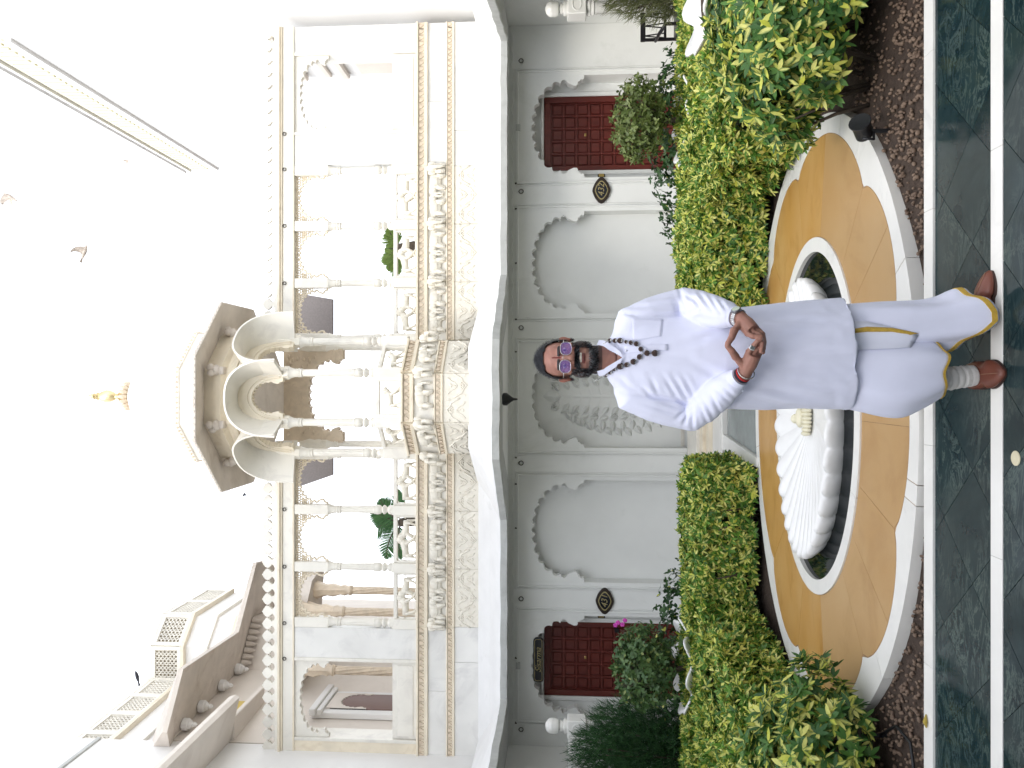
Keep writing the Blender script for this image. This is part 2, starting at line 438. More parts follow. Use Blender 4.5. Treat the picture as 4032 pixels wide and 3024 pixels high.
for i in range(len(cuts)):
    a0, a1 = cuts[i], cuts[(i + 1) % len(cuts)]
    if a1 <= a0: a1 += 360
    near = 195 < ((a0 + a1) / 2) % 360 < 345
    ring_piece(a0, a1, E(IRX + .003, IRY + .003), petal_out(-.004), -.06, .030, 'sandstone_slab', 'sandstone_pale' if near else 'sandstone', gap=.06)
wc = sorted([(d + 7) % 360 for d in notch] + [80, 100, 340, 200, 262, 278])
for i in range(len(wc)):
    a0, a1 = wc[i], wc[(i + 1) % len(wc)]
    if a1 <= a0: a1 += 360
    ring_piece(a0, a1, petal_out(.0), E(ORX, ORY), -.06, .030, 'rim_slab', 'marble_white', step=1.2, gap=.07)
for a0, a1 in ((20, 68), (68, 112), (112, 160), (160, 202), (202, 248), (248, 292), (292, 338), (338, 380)):
    ring_piece(a0, a1, E(BRX, BRY), E(IRX, IRY), -.06, .040, 'inner_ring_slab', 'marble_white', gap=.1)
b_ = MB(); n = 72
b_.loft([[ept(2*math.pi*i/n, BRX + .004, BRY + .004, .0) for i in range(n)], [ept(2*math.pi*i/n, BRX - .02, BRY - .02, -.25) for i in range(n)]], cap=False)
b_.add([ept(2*math.pi*i/n, BRX, BRY, -.25) for i in range(n)], [list(range(n))]); b_.build('basin', 'basin', fountain, True)
b_ = MB(); b_.add([ept(2*math.pi*i/n, BRX + .002, BRY + .002, .012) for i in range(n)], [list(range(n))]); b_.build('water', 'water', fountain)
b_ = MB(); lo_r = [[ept(2*math.pi*i/n, sx, sy, z) for i in range(n)] for sx, sy, z in ((ORX - .012, ORY - .012, -.10), (ORX - .012, ORY - .012, .0275), (BRX + .012, BRY + .012, .0275), (BRX + .012, BRY + .012, -.10))]; b_.loft(lo_r, cap=False); b_.build('plinth', mat('rusty_stone', (.34, .22, .12), .8, .3, 8)[0], fountain, 40)
# scallop shell
SX, SY, NR = .93, .55, 34
def shell_pt(rr, th, under=False):
    lob = abs(math.cos(NR / 2 * th)) ** .8
    k = 1 + .060 * lob * rr ** 4
    x = FX - .02 + SX * rr * k * math.cos(th); y = FY + .0 + SY * rr * k * math.sin(th)
    z = .045 + .085 * rr ** 1.5 + (.016 + .022 * rr ** 6) * rr * (lob - .55)
    return x, y, z
sh = MB(); nth = NR * 10; rings = []
for rr in [.02, .12, .22, .34, .46, .58, .70, .80, .88, .94, .98]: rings.append([shell_pt(rr, 2*math.pi*i/nth) for i in range(nth)])
def outer(rr, dz, k):
    o = []
    for i in range(nth):
        x, y, z = shell_pt(1.0, 2*math.pi*i/nth); cx, cy = FX - .02, FY
        o.append((cx + (x - cx) * rr, cy + (y - cy) * rr, z + dz))
    return o
for rr, dz in ((1.005, -.012), (1.010, -.035), (1.000, -.075), (.965, -.12), (.90, -.17), (.78, -.26)): rings.append(outer(rr, dz, 0))
sh.loft(rings); shell = sh.build('shell', 'shell_marble', fountain, True); tag(shell, 'white scalloped marble shell with radiating ribs')
nz = MB(); c0 = Vector((FX - .02, FY - .02, .075))
for k in range(9):
    t = -1 + 2 * k / 8; nz.ell((c0.x + .11 * t, c0.y - .02 * (1 - t*t), c0.z + .01), (.019, .042 + .02 * (1 - t*t), .032), 10, 6)
nz.ell((c0.x, c0.y + .06, c0.z + .03), (.075, .05, .035), 14, 8); nz.ell((c0.x - .01, c0.y + .10, c0.z + .055), (.035, .03, .03), 12, 8)
nz.build('nozzle', 'shell_cream', fountain, True)

# ================================================================== water channel behind the fountain, steps to the niche
ch = thing('water_channel', (XC, 7.7, 0), 'marble edged channel of still water between the hedges behind the fountain', 'channel')
b_ = MB(); b_.prismZ([(XC-.50, 6.98), (XC+.50, 6.98), (XC+.38, 8.45), (XC-.38, 8.45)], -.05, .006); b_.build('water', 'channel_water', ch)
for s_ in (-1, 1):
    b_ = MB(); b_.prismZ([(XC+s_*.50, 7.05), (XC+s_*.585, 7.05), (XC+s_*.55, 8.50), (XC+s_*.38, 8.50)], -.05, .045); b_.build('marble_edge', 'marble_white', ch)
b_ = MB(); b_.box(XC-.62, XC+.62, 8.50, 8.57, -.05, .055, .004); b_.build('marble_edge', 'marble_white', ch)
st = thing('niche_steps', (XC, 9.5, 0), 'low cream marble steps at the foot of the central carved niche', 'steps')
for k, (y0, y1, z, mt) in enumerate(((8.57, 9.25, .012, 'marble_grey'), (9.25, 9.42, .06, 'marble_cream'), (9.42, 9.62, .10, 'marble_cream'), (9.62, 10.30, .14, 'marble'))):
    b_ = MB(); b_.box(XC - .86 + .003*k, XC + .86 - .003*k, y0, y1, -.05, z, .006); b_.build('step', mt, st)
# paving behind the hedges, up to the wall
pv_ = MB(); pv_.box(-6, XC - .87, 8.95, 10.6, -.05, .02); pv_.box(XC + .87, 6, 8.95, 10.6, -.05, .02)
tag(pv_.build('verandah_floor', 'marble_grey'), kind='structure')
# ================================================================== lower storey
WY = 10.30                                      # front plane of the wall
XL, XR = -4.89, 4.85
palace = thing('palace_wall', (XC, WY, 0), 'white plastered lower storey wall with scalloped arched niches and two red doors', 'building')
def arch_pts(half, rise, nseg=7):
    """half outline from the right springing (half,0) to the crown (0,rise) of a scalloped arch, design made for half .69, rise .70"""
    out = [(.69, 0), (.645, .0), (.633, .02), (.640, .045), (.615, .058), (.604, .085), (.575, .083), (.555, .10), (.553, .135), (.568, .17), (.588, .215)]
    cusp = [(.582, .315), (.540, .425), (.445, .528), (.332, .590), (.198, .632), (.066, .648)]
    first = True; prev = (.588, .215)
    def lobe(p, q, bulge, n=7):
        p = Vector(p); q = Vector(q); mid = (p + q) / 2; d = q - p; nrm = Vector((d.y, -d.x)).normalized()
        if nrm.dot(mid - Vector((0, .10))) < 0: nrm = -nrm
        r = []
        for k in range(1, n + 1):
            t = k / n; r.append(tuple(p + d * t + nrm * bulge * (math.sin(math.pi * t) ** .7)))
        return r
    for c in cusp: out += lobe(prev, c, .052, nseg); prev = c
    out += lobe(prev, (-.066, .648), .048, nseg)[:max(1, (nseg + 1) // 2)]
    if abs(out[-1][0]) > 1e-3: out[-1] = (0.0, out[-1][1])
    m_ = out[-1][1]
    return [(x / .69 * half, z / m_ * rise) for x, z in out]
def arch_poly(cx, half, spring, rise, top, x_out=None, nseg=7):
    """closed spandrel outline: rectangle above the springing with the arch cut out of it"""
    h = arch_pts(half, rise, nseg); xo = x_out or half
    right = [(cx + x, spring + z) for x, z in h]; left = [(cx - x, spring + z) for x, z in reversed(h[:-1])]
    poly = [(cx - xo, spring), (cx - xo, top), (cx + xo, top), (cx + xo, spring)]
    if xo <= half + 1e-6: return [(cx - half, top), (cx + half, top)] + right + left
    return poly + right + left
bays = [0, 1.81, -1.81, 3.64, -3.64]
SPR, RISE, HALF, TOPZ = 1.51, .71, .69, 2.34
edges = sorted([b for c in bays for b in (XC + c - HALF, XC + c + HALF)])
xs = [XL] + edges + [XR]
for i in range(0, len(xs), 2):                 # piers
    b_ = MB(); b_.box(xs[i], xs[i+1], WY, WY + .5, 0.02, TOPZ); b_.build('pier', 'plaster', palace)
b_ = MB(); b_.box(XL, XR, WY + .002, WY + .5, TOPZ, 2.56); b_.build('upper_wall', 'plaster', palace)
b_ = MB(); b_.box(XL - .4, XR + .4, WY + .5, WY + .7, -.02, 2.9); b_.build('back_wall', 'plaster', palace)
for c in bays:
    cx = XC + c; door = abs(c) > 3
    b_ = MB(); b_.prismY(arch_poly(cx, HALF, SPR, RISE, TOPZ), WY + .004, WY + .13); b_.build('scalloped_arch', 'plaster', palace)
    if not door:
        b_ = MB(); b_.box(cx - HALF, cx + HALF, WY + .24, WY + .5, .02, TOPZ); b_.build('niche_back', 'plaster', palace)
    else:
        for sgn in (-1, 1):
            b_ = MB(); x0, x1 = sorted((cx + sgn * .52, cx + sgn * HALF)); b_.box(x0, x1, WY + .30, WY + .5, .02, 2.06); b_.build('reveal', 'plaster', palace)
            b_ = MB(); x0, x1 = sorted((cx + sgn * .515, cx + sgn * .575)); b_.box(x0, x1, WY + .275, WY + .30, .02, 2.06, .008); b_.build('door_moulding', 'plaster', palace)
        b_ = MB(); b_.box(cx - HALF, cx + HALF, WY + .30, WY + .5, 2.06, TOPZ); b_.build('reveal_head', 'plaster', palace)
        b_ = MB(); b_.box(cx - .575, cx + .575, WY + .27, WY + .30, 2.065, 2.10, .008); b_.build('door_moulding', 'plaster', palace)
    # raised rectangular mouldings round the bay
    for sgn in (-1, 1):
        for off, wd, pr in ((.060, .022, .022), (.095, .014, .014)):
            x = cx + sgn * (HALF + off); b_ = MB(); b_.box(x - wd/2, x + wd/2, WY - pr, WY, .15, 2.36 + off * .6, .004); b_.build('moulding', 'plaster', palace)
    for off, wd, pr in ((.060, .022, .022), (.095, .014, .014)):
        z = 2.36 + off * .6; b_ = MB(); b_.box(cx - HALF - off - wd, cx + HALF + off + wd, WY - pr - .001, WY - .0005, z, z + wd, .004); b_.build('moulding', 'plaster', palace)
# frieze: a row of shallow waves under the soffit
fr = MB()
nw = 46
for k in range(nw):
    x = XL + .1 + (XR - XL - .2) * (k + .5) / nw; w_ = (XR - XL - .2) / nw
    for q in range(6):
        t0, t1 = q / 6, (q + 1) / 6
        fr.tube([(x - w_/2 + w_ * t0, WY - .004, 2.50 - .03 * math.sin(math.pi * t0)), (x - w_/2 + w_ * t1, WY - .004, 2.50 - .03 * math.sin(math.pi * t1))], .007, 5)
fr.build('wave_frieze', 'plaster', palace)
# doors: frames and coffered panels
doors = []
for c in (3.64, -3.64):
    cx = XC + c; dY = WY + .36
    fm = MB()
    fm.box(cx - .52, cx - .44, dY - .05, dY + .05, .02, 2.055, .006); fm.box(cx + .44, cx + .52, dY - .05, dY + .05, .02, 2.055, .006); fm.box(cx - .44, cx + .44, dY - .048, dY + .05, 1.965, 2.055, .006)
    dr = MB(); dr.box(cx - .44, cx + .44, dY + .015, dY + .05, .02, 1.965); d = dr.build('door', 'red_wood', palace)
    fm.build('door_frame', 'red_wood', d)
    nx_, nz_ = 5, 11; pw = .88 / nx_; ph = 1.93 / nz_; pm_ = None
    rails = MB()
    for i in range(nx_ + 1):
        x = cx - .44 + i * pw; x0, x1 = max(cx - .44, x - .014), min(cx + .44, x + .014); rails.box(x0, x1, dY - .010, dY + .015, .025, 1.96, .004)
    rails.build('stile', 'red_wood', d)
    rails = MB()
    for j in range(nz_ + 1):
        z = .028 + j * ph; rails.box(cx - .439, cx + .439, dY - .008, dY + .0155, z - .014, z + .014, .004)
    rails.build('rail', 'red_wood', d)
    for i in range(nx_):
        for j in range(nz_):
            x = cx - .44 + (i + .5) * pw; z = .028 + (j + .5) * ph
            if pm_ is None:
                t = MB(); t.box(-pw/2 + .024, pw/2 - .024, -.006, .012, -ph/2 + .024, ph/2 - .024, .010); pm_ = t.build('panel', 'red_wood'); pm_.location = (x, dY + .004, z); adopt(pm_, d)
            else: inst(pm_, d, (x, dY + .004, z))
    kn = MB()
    for i in range(1, nx_):
        for j in range(1, nz_): kn.ell((cx - .44 + i * pw, dY - .012, .028 + j * ph), (.009, .006, .009), 8, 4)
    kn.build('stud', mat('stud_red', (.22, .05, .04), .3)[0], d, True)
    b_ = MB(); b_.box(cx - .02, cx + .02, dY - .011, dY + .01, 1.47, 1.50, .004); b_.ell((cx, dY - .012, 1.485), .008, 8, 5); b_.build('peephole', 'brass', d, True)
    b_ = MB(); sx = 1 if c > 0 else 1; b_.box(cx + .36, cx + .42, dY - .02, dY, 1.02, 1.08, .004); b_.build('lock', 'black_metal', d)
    doors.append(d)
# small rings and hooks along the wall
ringm = None
for x in (P(1123, 132, WY).x, P(1125, 414, WY).x, P(1124, 708, WY).x, P(1124, 1000, WY).x, P(1124, 1293, WY).x, P(1124, 1575, WY).x):
    if ringm is None:
        t = MB(); t.tube([(.028 * math.cos(a_), -.012, .028 * math.sin(a_)) for a_ in [2*math.pi*k/16 for k in range(17)]], .006, 6, cap=False); t.tube([(0, .0, .03), (0, -.02, .028)], .008, 6)
        ringm = t.build('wall_ring', 'iron', None, True); ringm.location = (x, WY, 2.36); adopt(ringm, palace)
    else: inst(ringm, palace, (x, WY, 2.36))
hookm = None
for b in (397, 452, 569, 690, 760, 988, 1045, 1140, 1420, 1560):
    x = P(1113, b, WY).x
    if hookm is None:
        t = MB(); t.tube([(0, 0, 0), (0, -.035, .0)], .010, 6); t.tube([(0, -.03, 0), (0, -.036, -.018)], .009, 6); hookm = t.build('hook', 'iron', None, True); hookm.location = (x, WY, 2.435); adopt(hookm, palace)
    else: inst(hookm, palace, (x, WY, 2.435))
for c in (3.64, -3.64):                         # little boxes over the doors
    b_ = MB(); b_.box(XC + c - .045, XC + c + .045, WY - .028, WY, 2.37, 2.43, .006); b_.build('junction_box', 'concrete', palace)
# tree of life relief in the central niche
rl = MB(); RY = WY + .24
def stroke(pts, r): rl.tube([(XC + p[0], RY, p[1]) for p in pts], r if hasattr(r, '__len__') else [r] * len(pts), 6, flat=(RY, .55))
def leafm(x, z, ang, L, W):
    ca, sa = math.cos(ang), math.sin(ang)
    def T(u, v): return (XC + x + ca * u - sa * v, z + sa * u + ca * v)
    n = 9; top = []; bot = []; mid = []
    for k in range(n + 1):
        t = k / n; wd = W * math.sin(math.pi * t ** .8) ; top.append((t * L, wd)); bot.append((t * L, -wd)); mid.append((t * L, 0))
    vv = []
    for k in range(n + 1):
        for (u, v), dp in ((top[k], -.004), (mid[k], -.048 * math.sin(math.pi * min(1, .1 + k / n)) - .008), (bot[k], -.004)):
            a_, b_2 = T(u, v); vv.append((a_, RY + dp, b_2))
    ff = []
    for k in range(n): ff += [(3*k, 3*k+3, 3*k+4, 3*k+1), (3*k+1, 3*k+4, 3*k+5, 3*k+2)]
    # rim
    o_ = len(vv)
    for k in range(n + 1):
        for (u, v) in (top[k], bot[k]):
            a_, b_2 = T(u, v); vv.append((a_, RY + .002, b_2))
    for k in range(n): ff += [(3*k, o_+2*k, o_+2*k+2, 3*k+3), (3*k+2, 3*k+5, o_+2*k+3, o_+2*k+1)]
    rl.add(vv, ff)
def flower(x, z, r):
    for k in range(8): leafm(x, z, 2 * math.pi * k / 8, r * 1.15, r * .30)
    rl.ell((XC + x, RY - .01, z), (.016, .016, .016), 8, 6)
stroke([(0, .3), (0, 1.2), (0, 1.9)], [.034, .028, .018])
leafm(0, 1.82, math.pi/2, .26, .085)
for k in range(11):
    z = .45 + k * .135; spread = .40 * math.sin(math.pi * min(1, (1.98 - z) / 1.75)) ** .7 + .05
    for s_ in (-1, 1):
        p = [(0, z), (s_ * spread * .35, z + .05), (s_ * spread * .8, z + .03), (s_ * spread * .95, z - .06)]
        stroke(p, [.020, .017, .014, .009])
        base = math.pi / 2 - s_ * .9
        leafm(s_ * spread * .32, z + .045, base, .15, .042); leafm(s_ * spread * .95, z - .05, math.pi/2 - s_ * 2.2, .15, .045)
        leafm(s_ * spread * .62, z + .045, math.pi/2 - s_ * .35, .13, .040)
        if k % 2 == 0 and spread > .2: flower(s_ * spread * .62, z + .10, .055)
        if spread > .3: leafm(s_ * spread * .75, z - .02, math.pi/2 - s_ * 1.5, .15, .042)
rlo = rl.build('tree_relief', 'plaster', palace, 50); tag(rlo, 'carved tree of life relief of leaves and star flowers')
b_ = MB(); b_.box(XC - .68, XC + .68, WY + .232, WY + .24, .14, .19); b_.build('niche_sill', 'marble', palace)

# sloping ledge over the wall
lipc = [(-4.05 , 5.0), (-4.05, 9.20), (-3.98, 9.6), (XC - 1.55, 9.6), (XC - .67, 8.44), (XC + .67, 8.44), (XC + 1.55, 9.6), (4.34, 9.6), (4.01, 7.96), (3.6, 6.0)]
wall_ = [(-4.89, 5.0), (-4.89, 10.0), (-4.89, 10.33), (XC - 1.15, 10.33), (XC - .62, 9.34), (XC + .62, 9.34), (XC + 1.15, 10.33), (4.85, 10.33), (4.85, 9.6), (4.85, 6.0)]
LZ = 2.49
def ledge_sub(i0, i1, nsub):
    """rings across the ledge: soffit inner, lip bottom, lip top, slope, wall"""
    secs = []
    for i in range(i0, i1):
        for k in range(nsub + (1 if i == i1 - 1 else 0)):
            t = k / nsub
            lx = lipc[i][0] + t * (lipc[i+1][0] - lipc[i][0]); ly = lipc[i][1] + t * (lipc[i+1][1] - lipc[i][1])
            wx = wall_[i][0] + t * (wall_[i+1][0] - wall_[i][0]); wy = wall_[i][1] + t * (wall_[i+1][1] - wall_[i][1])
            j = .004 * math.sin(9 * (lx + ly)) + random.uniform(-.003, .003)
            secs.append([(wx, wy, LZ + .045), (lx + (wx-lx)*.04, ly + (wy-ly)*.04, LZ + j), (lx, ly, LZ + .012 + j), (lx, ly, LZ + .095 + j), (lx + (wx-lx)*.03, ly + (wy-ly)*.03, LZ + .112 + j), (lx + (wx-lx)*.5, ly + (wy-ly)*.5, LZ + .255 + j), (wx, wy, LZ + .47)])
    return secs
secs = ledge_sub(0, len(lipc) - 1, 12)
up = MB(); lo = MB()
for k in range(len(secs) - 1):
    a_, b_2 = secs[k], secs[k+1]
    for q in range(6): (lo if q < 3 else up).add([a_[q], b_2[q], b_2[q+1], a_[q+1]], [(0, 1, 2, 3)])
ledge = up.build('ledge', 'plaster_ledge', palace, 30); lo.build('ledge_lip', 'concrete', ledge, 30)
b_ = MB(); b_.prismZ([(XC - 1.18, 10.34), (XC - .60, 9.30), (XC + .60, 9.30), (XC + 1.18, 10.34)], 2.536, 2.60); b_.build('soffit', 'plaster', palace)
lamp_ = MB(); lamp_.lathe([(.004, -.17), (.012, -.16), (.016, -.12), (.03, -.10), (.075, -.04), (.075, 0), (.03, .03), (.02, .09)], (XC - .01, 9.0, 2.50), 18)
tag(lamp_.build('ceiling_lamp', 'black_metal', None, 40), 'small dark pendant lamp under the middle of the white ledge', 'lamp')

# number plaques, brass plates and the name sign
def text(s_, size, loc, mt, parent, shear=.25, ext=.002, name='lettering'):
    cu = bpy.data.curves.new(name, 'FONT'); cu.body = s_; cu.size = size; cu.shear = shear; cu.extrude = ext; cu.align_x = 'CENTER'; cu.align_y = 'CENTER'; cu.materials.append(M[mt])
    tmp = bpy.data.objects.new('tmp', cu); COL.objects.link(tmp); dg = bpy.context.evaluated_depsgraph_get(); me = bpy.data.meshes.new_from_object(tmp.evaluated_get(dg), depsgraph=dg); bpy.data.objects.remove(tmp)
    me.name = name
    o = bpy.data.objects.new(name, me); COL.objects.link(o); o.rotation_euler = (R(90), 0, 0); o.location = loc; adopt(o, parent); return o
def plaque(cx, cz, num, label):
    root = thing('number_plaque', (cx, WY - .015, cz), label, 'sign')
    def outline(s, k=0):
        pts = []
        for i in range(48):
            t = 2 * math.pi * i / 48; c_, s_ = math.cos(t), math.sin(t)
            r_ = 1.0 + .10 * abs(c_) ** 6 - .05 * abs(math.sin(2 * t)) ** 2 + .03 * math.cos(8 * t) * (1 - abs(c_))
            pts.append((cx + .162 * s * r_ * c_, cz + .118 * s * r_ * s_ * (1 - .12 * abs(c_) ** 3)))
        return pts
    b_ = MB(); b_.prismY(outline(1), WY - .03, WY); b_.build('backboard', 'sign_wood', root)
    b_ = MB(); b_.prismY(outline(.72), WY - .034, WY - .029); b_.build('gilt_band', 'sign_gold', root)
    b_ = MB(); b_.prismY(outline(.62), WY - .037, WY - .033); b_.build('face', 'sign_black', root)
    text(num, .115, (cx, WY - .0372, cz), 'sign_gold', root, .3)
plaque(P(1299, 412, WY).x, P(1299, 412, WY).z, '432', 'dark oval number plaque reading 432 between red door and plain niche')
plaque(P(1306, 1297, WY).x, P(1306, 1297, WY).z, '431', 'dark oval number plaque reading 431 beside the flowering door shrub')
for b, lab in ((379, 'tiny brass plate on the jamb of the door that has no name sign'), (1330, 'tiny brass plate on the jamb below the black name sign')):
    p = P(1299, b, WY + .29); rt = thing('brass_plate', (p.x, p.y, p.z), lab, 'plate')
    b_ = MB(); b_.box(p.x - .030, p.x + .030, p.y - .012, p.y + .012, p.z - .05, p.z + .05, .003); b_.build('frame', 'black_metal', rt)
    b_ = MB(); b_.box(p.x - .020, p.x + .020, p.y - .015, p.y - .011, p.z - .036, p.z + .036); b_.build('plate', 'brass', rt)
sg = P(1163, 1424, WY); SGY = WY - .02
sign = thing('name_sign', (sg.x, SGY, sg.z), 'black name sign lettered Sisarma in gold above the red door of 431', 'sign')
def rr_poly(cx, cz, w_, h_, r_):
    p = []
    for sx, sz, a0 in ((1, -1, -90), (1, 1, 0), (-1, 1, 90), (-1, -1, 180)):
        for k in range(7): t = R(a0 + 15 * k); p.append((cx + sx * (w_/2 - r_) + r_ * math.cos(t), cz + sz * (h_/2 - r_) + r_ * math.sin(t)))
    return p
b_ = MB(); b_.prismY(rr_poly(sg.x, sg.z, .60, .135, .045), SGY - .012, SGY + .02); b_.build('board', 'sign_black', sign)
b_ = MB(); o1 = rr_poly(sg.x, sg.z, .565, .105, .034); o2 = rr_poly(sg.x, sg.z, .553, .093, .029); n = len(o1)
b_.add([(p[0], SGY - .0135, p[1]) for p in o1] + [(p[0], SGY - .0135, p[1]) for p in o2], [(i, (i+1) % n, n + (i+1) % n, n + i) for i in range(n)]); b_.build('gold_line', 'sign_gold', sign)
text('Sisarma', .108, (sg.x, SGY - .0125, sg.z), 'sign_gold', sign, .42)
# ================================================================== upper marble gallery
def sub(o, parent):
    o.parent = parent; return o
def copy_tree(o, parent, loc, rz=0.0, top=True):
    c = o.copy(); COL.objects.link(c)
    if top:
        c.location = loc; c.rotation_euler = (0, 0, rz); adopt(c, parent)
    else: c.parent = parent
    for ch_ in list(o.children): copy_tree(ch_, c, None, 0, False)
    return c
class Proto:
    """first placement moves the model itself, later ones copy it with its sub-parts"""
    def __init__(s, o): s.o = o; s.used = False
    def put(s, parent, loc, rz=0.0, scale=None):
        if not s.used:
            s.used = True; o = s.o; o.location = loc; o.rotation_euler = (0, 0, rz); adopt(o, parent)
        else: o = copy_tree(s.o, parent, loc, rz)
        if scale: o.scale = scale
        return o
Z0, Z1, Z2, Z3, Z4 = 2.93, 3.27, 3.375, 3.635, 3.79     # carved panels, border, elephants, border, floor
def elephant_mesh():
    e = MB()
    e.ell((0, -.012, .135), (.105, .034, .072), 14, 10); e.ell((.055, -.014, .15), (.06, .034, .062), 12, 8)
    e.ell((.115, -.018, .165), (.045, .03, .048), 12, 8); e.ell((.10, -.045, .165), (.026, .008, .038), 10, 6)
    e.tube([(.145, -.02, .17), (.172, -.022, .13), (.178, -.022, .08), (.165, -.022, .045), (.185, -.022, .035)], [.024, .02, .016, .012, .009], 7)
    e.tube([(.14, -.03, .135), (.165, -.035, .118), (.18, -.035, .125)], [.007, .006, .003], 5)
    for x, d, f_ in ((.065, -.03, .02), (-.07, -.03, -.015), (.03, -.008, .045), (-.04, -.008, -.045)): e.tube([(x, d, .11), (x + f_ * .6, d, .055), (x + f_, d, .006)], [.032, .022, .02], 7)
    e.tube([(-.10, -.012, .16), (-.122, -.012, .12), (-.118, -.012, .07)], [.008, .006, .004], 5)
    e.box(-.05, .04, -.052, -.04, .10, .19, .006)
    return e.mesh('elephant')
def lion_mesh():
    e = MB()
    e.tube([(-.10, 0, .12), (-.03, 0, .125), (.05, 0, .135), (.09, 0, .165)], [.044, .040, .050, .042], 8)
    e.ell((.12, 0, .20), (.036, .034, .036), 10, 8); e.ell((.148, 0, .192), (.022, .02, .018), 8, 6); e.ell((.10, 0, .185), (.046, .042, .05), 10, 8)
    for x, d, f_ in ((.07, .02, .04), (.06, -.022, .085), (-.09, .02, -.02), (-.085, -.022, .03)): e.tube([(x, d, .12), (x + f_ * .4, d, .06), (x + f_, d, .012), (x + f_ + .02, d, .006)], [.026, .017, .014, .012], 7)
    e.tube([(-.13, 0, .13), (-.165, 0, .17), (-.15, 0, .215), (-.12, 0, .21)], [.009, .008, .007, .008], 6)
    return e.mesh('lion')
EL, LI = elephant_mesh(), lion_mesh()
def sculpt(me, name, parent, loc, flip=False, s=1.0, sy=1.0, ry=0.0):
    o = bpy.data.objects.new(name, me); COL.objects.link(o)
    if not len(me.materials): me.materials.append(M['carving']); me.polygons.foreach_set('use_smooth', [True] * len(me.polygons))
    o.location = loc; o.scale = ((-s if flip else s), s * sy, s); o.rotation_euler = (0, ry, 0); o.parent = parent; return o
def leaf_row(w, h, n):
    """row of downward leaves carved on a band"""
    t = MB()
    for k in range(n):
        x = -w/2 + w * (k + .5) / n; q = w / n
        t.prismY([(x - q*.40, h*.92), (x + q*.40, h*.92), (x + q*.30, h*.55), (x + q*.12, h*.28), (x, h*.10), (x - q*.12, h*.28), (x - q*.30, h*.55)], -.016, 0)
        t.prismY([(x + q*.44, h*.1), (x + q*.56, h*.1), (x + q*.56, h*.85), (x + q*.44, h*.85)] if k < n - 1 else [(x - q*.56, h*.1), (x - q*.5, h*.1), (x - q*.5, h*.85), (x - q*.56, h*.85)], -.010, 0)
    return t
def bay_base(w):
    """carved dado for one bay, front plane y=0, bottom z=Z0: returns prototypes"""
    out = []
    b_ = MB(); b_.box(-w/2 + .0015, w/2 - .0015, 0, .06, Z0, Z1, .004); pan = b_.build('carved_panel', 'carving')
    t = MB(); n = max(2, round(w / .26)); q = w / n; zc = (Z0 + Z1) / 2; hh = (Z1 - Z0) * .40
    def S(pts, r_): t.tube([(p[0], 0, p[1]) for p in pts], r_, 5, flat=(0, 1.2))
    for k in range(n):
        x = -w/2 + q * (k + .5); sg_ = 1 if k % 2 == 0 else -1
        pts = [(x - q*.5, zc - sg_*hh*.30), (x - q*.40, zc + sg_*hh*.05), (x - q*.30, zc + sg_*hh*.45), (x - q*.14, zc + sg_*hh*.62), (x, zc + sg_*hh*.92), (x + q*.14, zc + sg_*hh*.62), (x + q*.30, zc + sg_*hh*.45), (x + q*.40, zc + sg_*hh*.05), (x + q*.5, zc - sg_*hh*.30)]
        S(pts, .013)
        pts2 = [(x - q*.34, zc - sg_*hh*.8), (x - q*.2, zc - sg_*hh*.55), (x - q*.13, zc - sg_*hh*.2), (x, zc + sg_*hh*.05), (x + q*.13, zc - sg_*hh*.2), (x + q*.2, zc - sg_*hh*.55), (x + q*.34, zc - sg_*hh*.8)]
        S(pts2, .010)
        for a_ in range(5):
            th = R(90 * sg_ + (a_ - 2) * 38); t.ell((x + .032 * math.cos(th), -.004, zc + sg_*hh*.38 + .032 * math.sin(th)), (.014, .012, .014), 7, 5)
        t.ell((x, -.005, zc + sg_*hh*.38), (.010, .010, .010), 7, 5)
        S([(x, zc - sg_*hh*.05), (x, zc - sg_*hh*.45)], .006); t.ell((x, -.004, zc - sg_*hh*.55), (.024, .010, .018), 8, 5)
        t.ell((x - q*.42, -.004, zc + sg_*hh*.72), (.018, .009, .022), 8, 5); t.ell((x + q*.42, -.004, zc + sg_*hh*.72), (.018, .009, .022), 8, 5)
    sub(t.build('arabesque', 'carving', None, True), pan); out.append(Proto(pan))
    b_ = MB(); b_.box(-w/2, w/2, -.022, .06, Z1, Z1 + .028, .004); b_.box(-w/2, w/2, -.010, .06, Z1 + .028, Z2 - .012); b_.box(-w/2, w/2, -.034, .06, Z2 - .014, Z2 + .006, .004); bd = b_.build('border_band', 'marble_cream')
    r_ = leaf_row(w, .062, max(4, round(w / .075))); r_.v = [(x, y - .010, z + Z1 + .028) for x, y, z in r_.v]; sub(r_.build('leaf_row', 'marble_beige'), bd); out.append(Proto(bd))
    b_ = MB(); b_.box(-w/2 + .001, w/2 - .001, .004, .06, Z2 + .006, Z3); ep = b_.build('elephant_panel', 'marble')
    ne = 2 if w > .7 else 1
    if ne == 2:
        sculpt(EL, 'elephant', ep, (-w*.22, .0, Z2 + .006), False, 1.10); sculpt(EL, 'elephant', ep, (w*.22, .0, Z2 + .006), True, 1.10)
    else: sculpt(EL, 'elephant', ep, (-.01, 0, Z2 + .006), False, 1.12)
    out.append(Proto(ep))
    b_ = MB(); b_.box(-w/2, w/2, -.030, .06, Z3, Z3 + .045, .005); b_.box(-w/2, w/2, -.014, .06, Z3 + .045, Z4 - .030); b_.box(-w/2, w/2, -.055, .06, Z4 - .030, Z4, .006); bd = b_.build('cornice_band', 'marble_cream')
    r_ = leaf_row(w, .080, max(4, round(w / .085))); r_.v = [(x, y - .014, z + Z3 + .045) for x, y, z in r_.v]; sub(r_.build('leaf_row', 'marble_beige'), bd); out.append(Proto(bd))
    return out
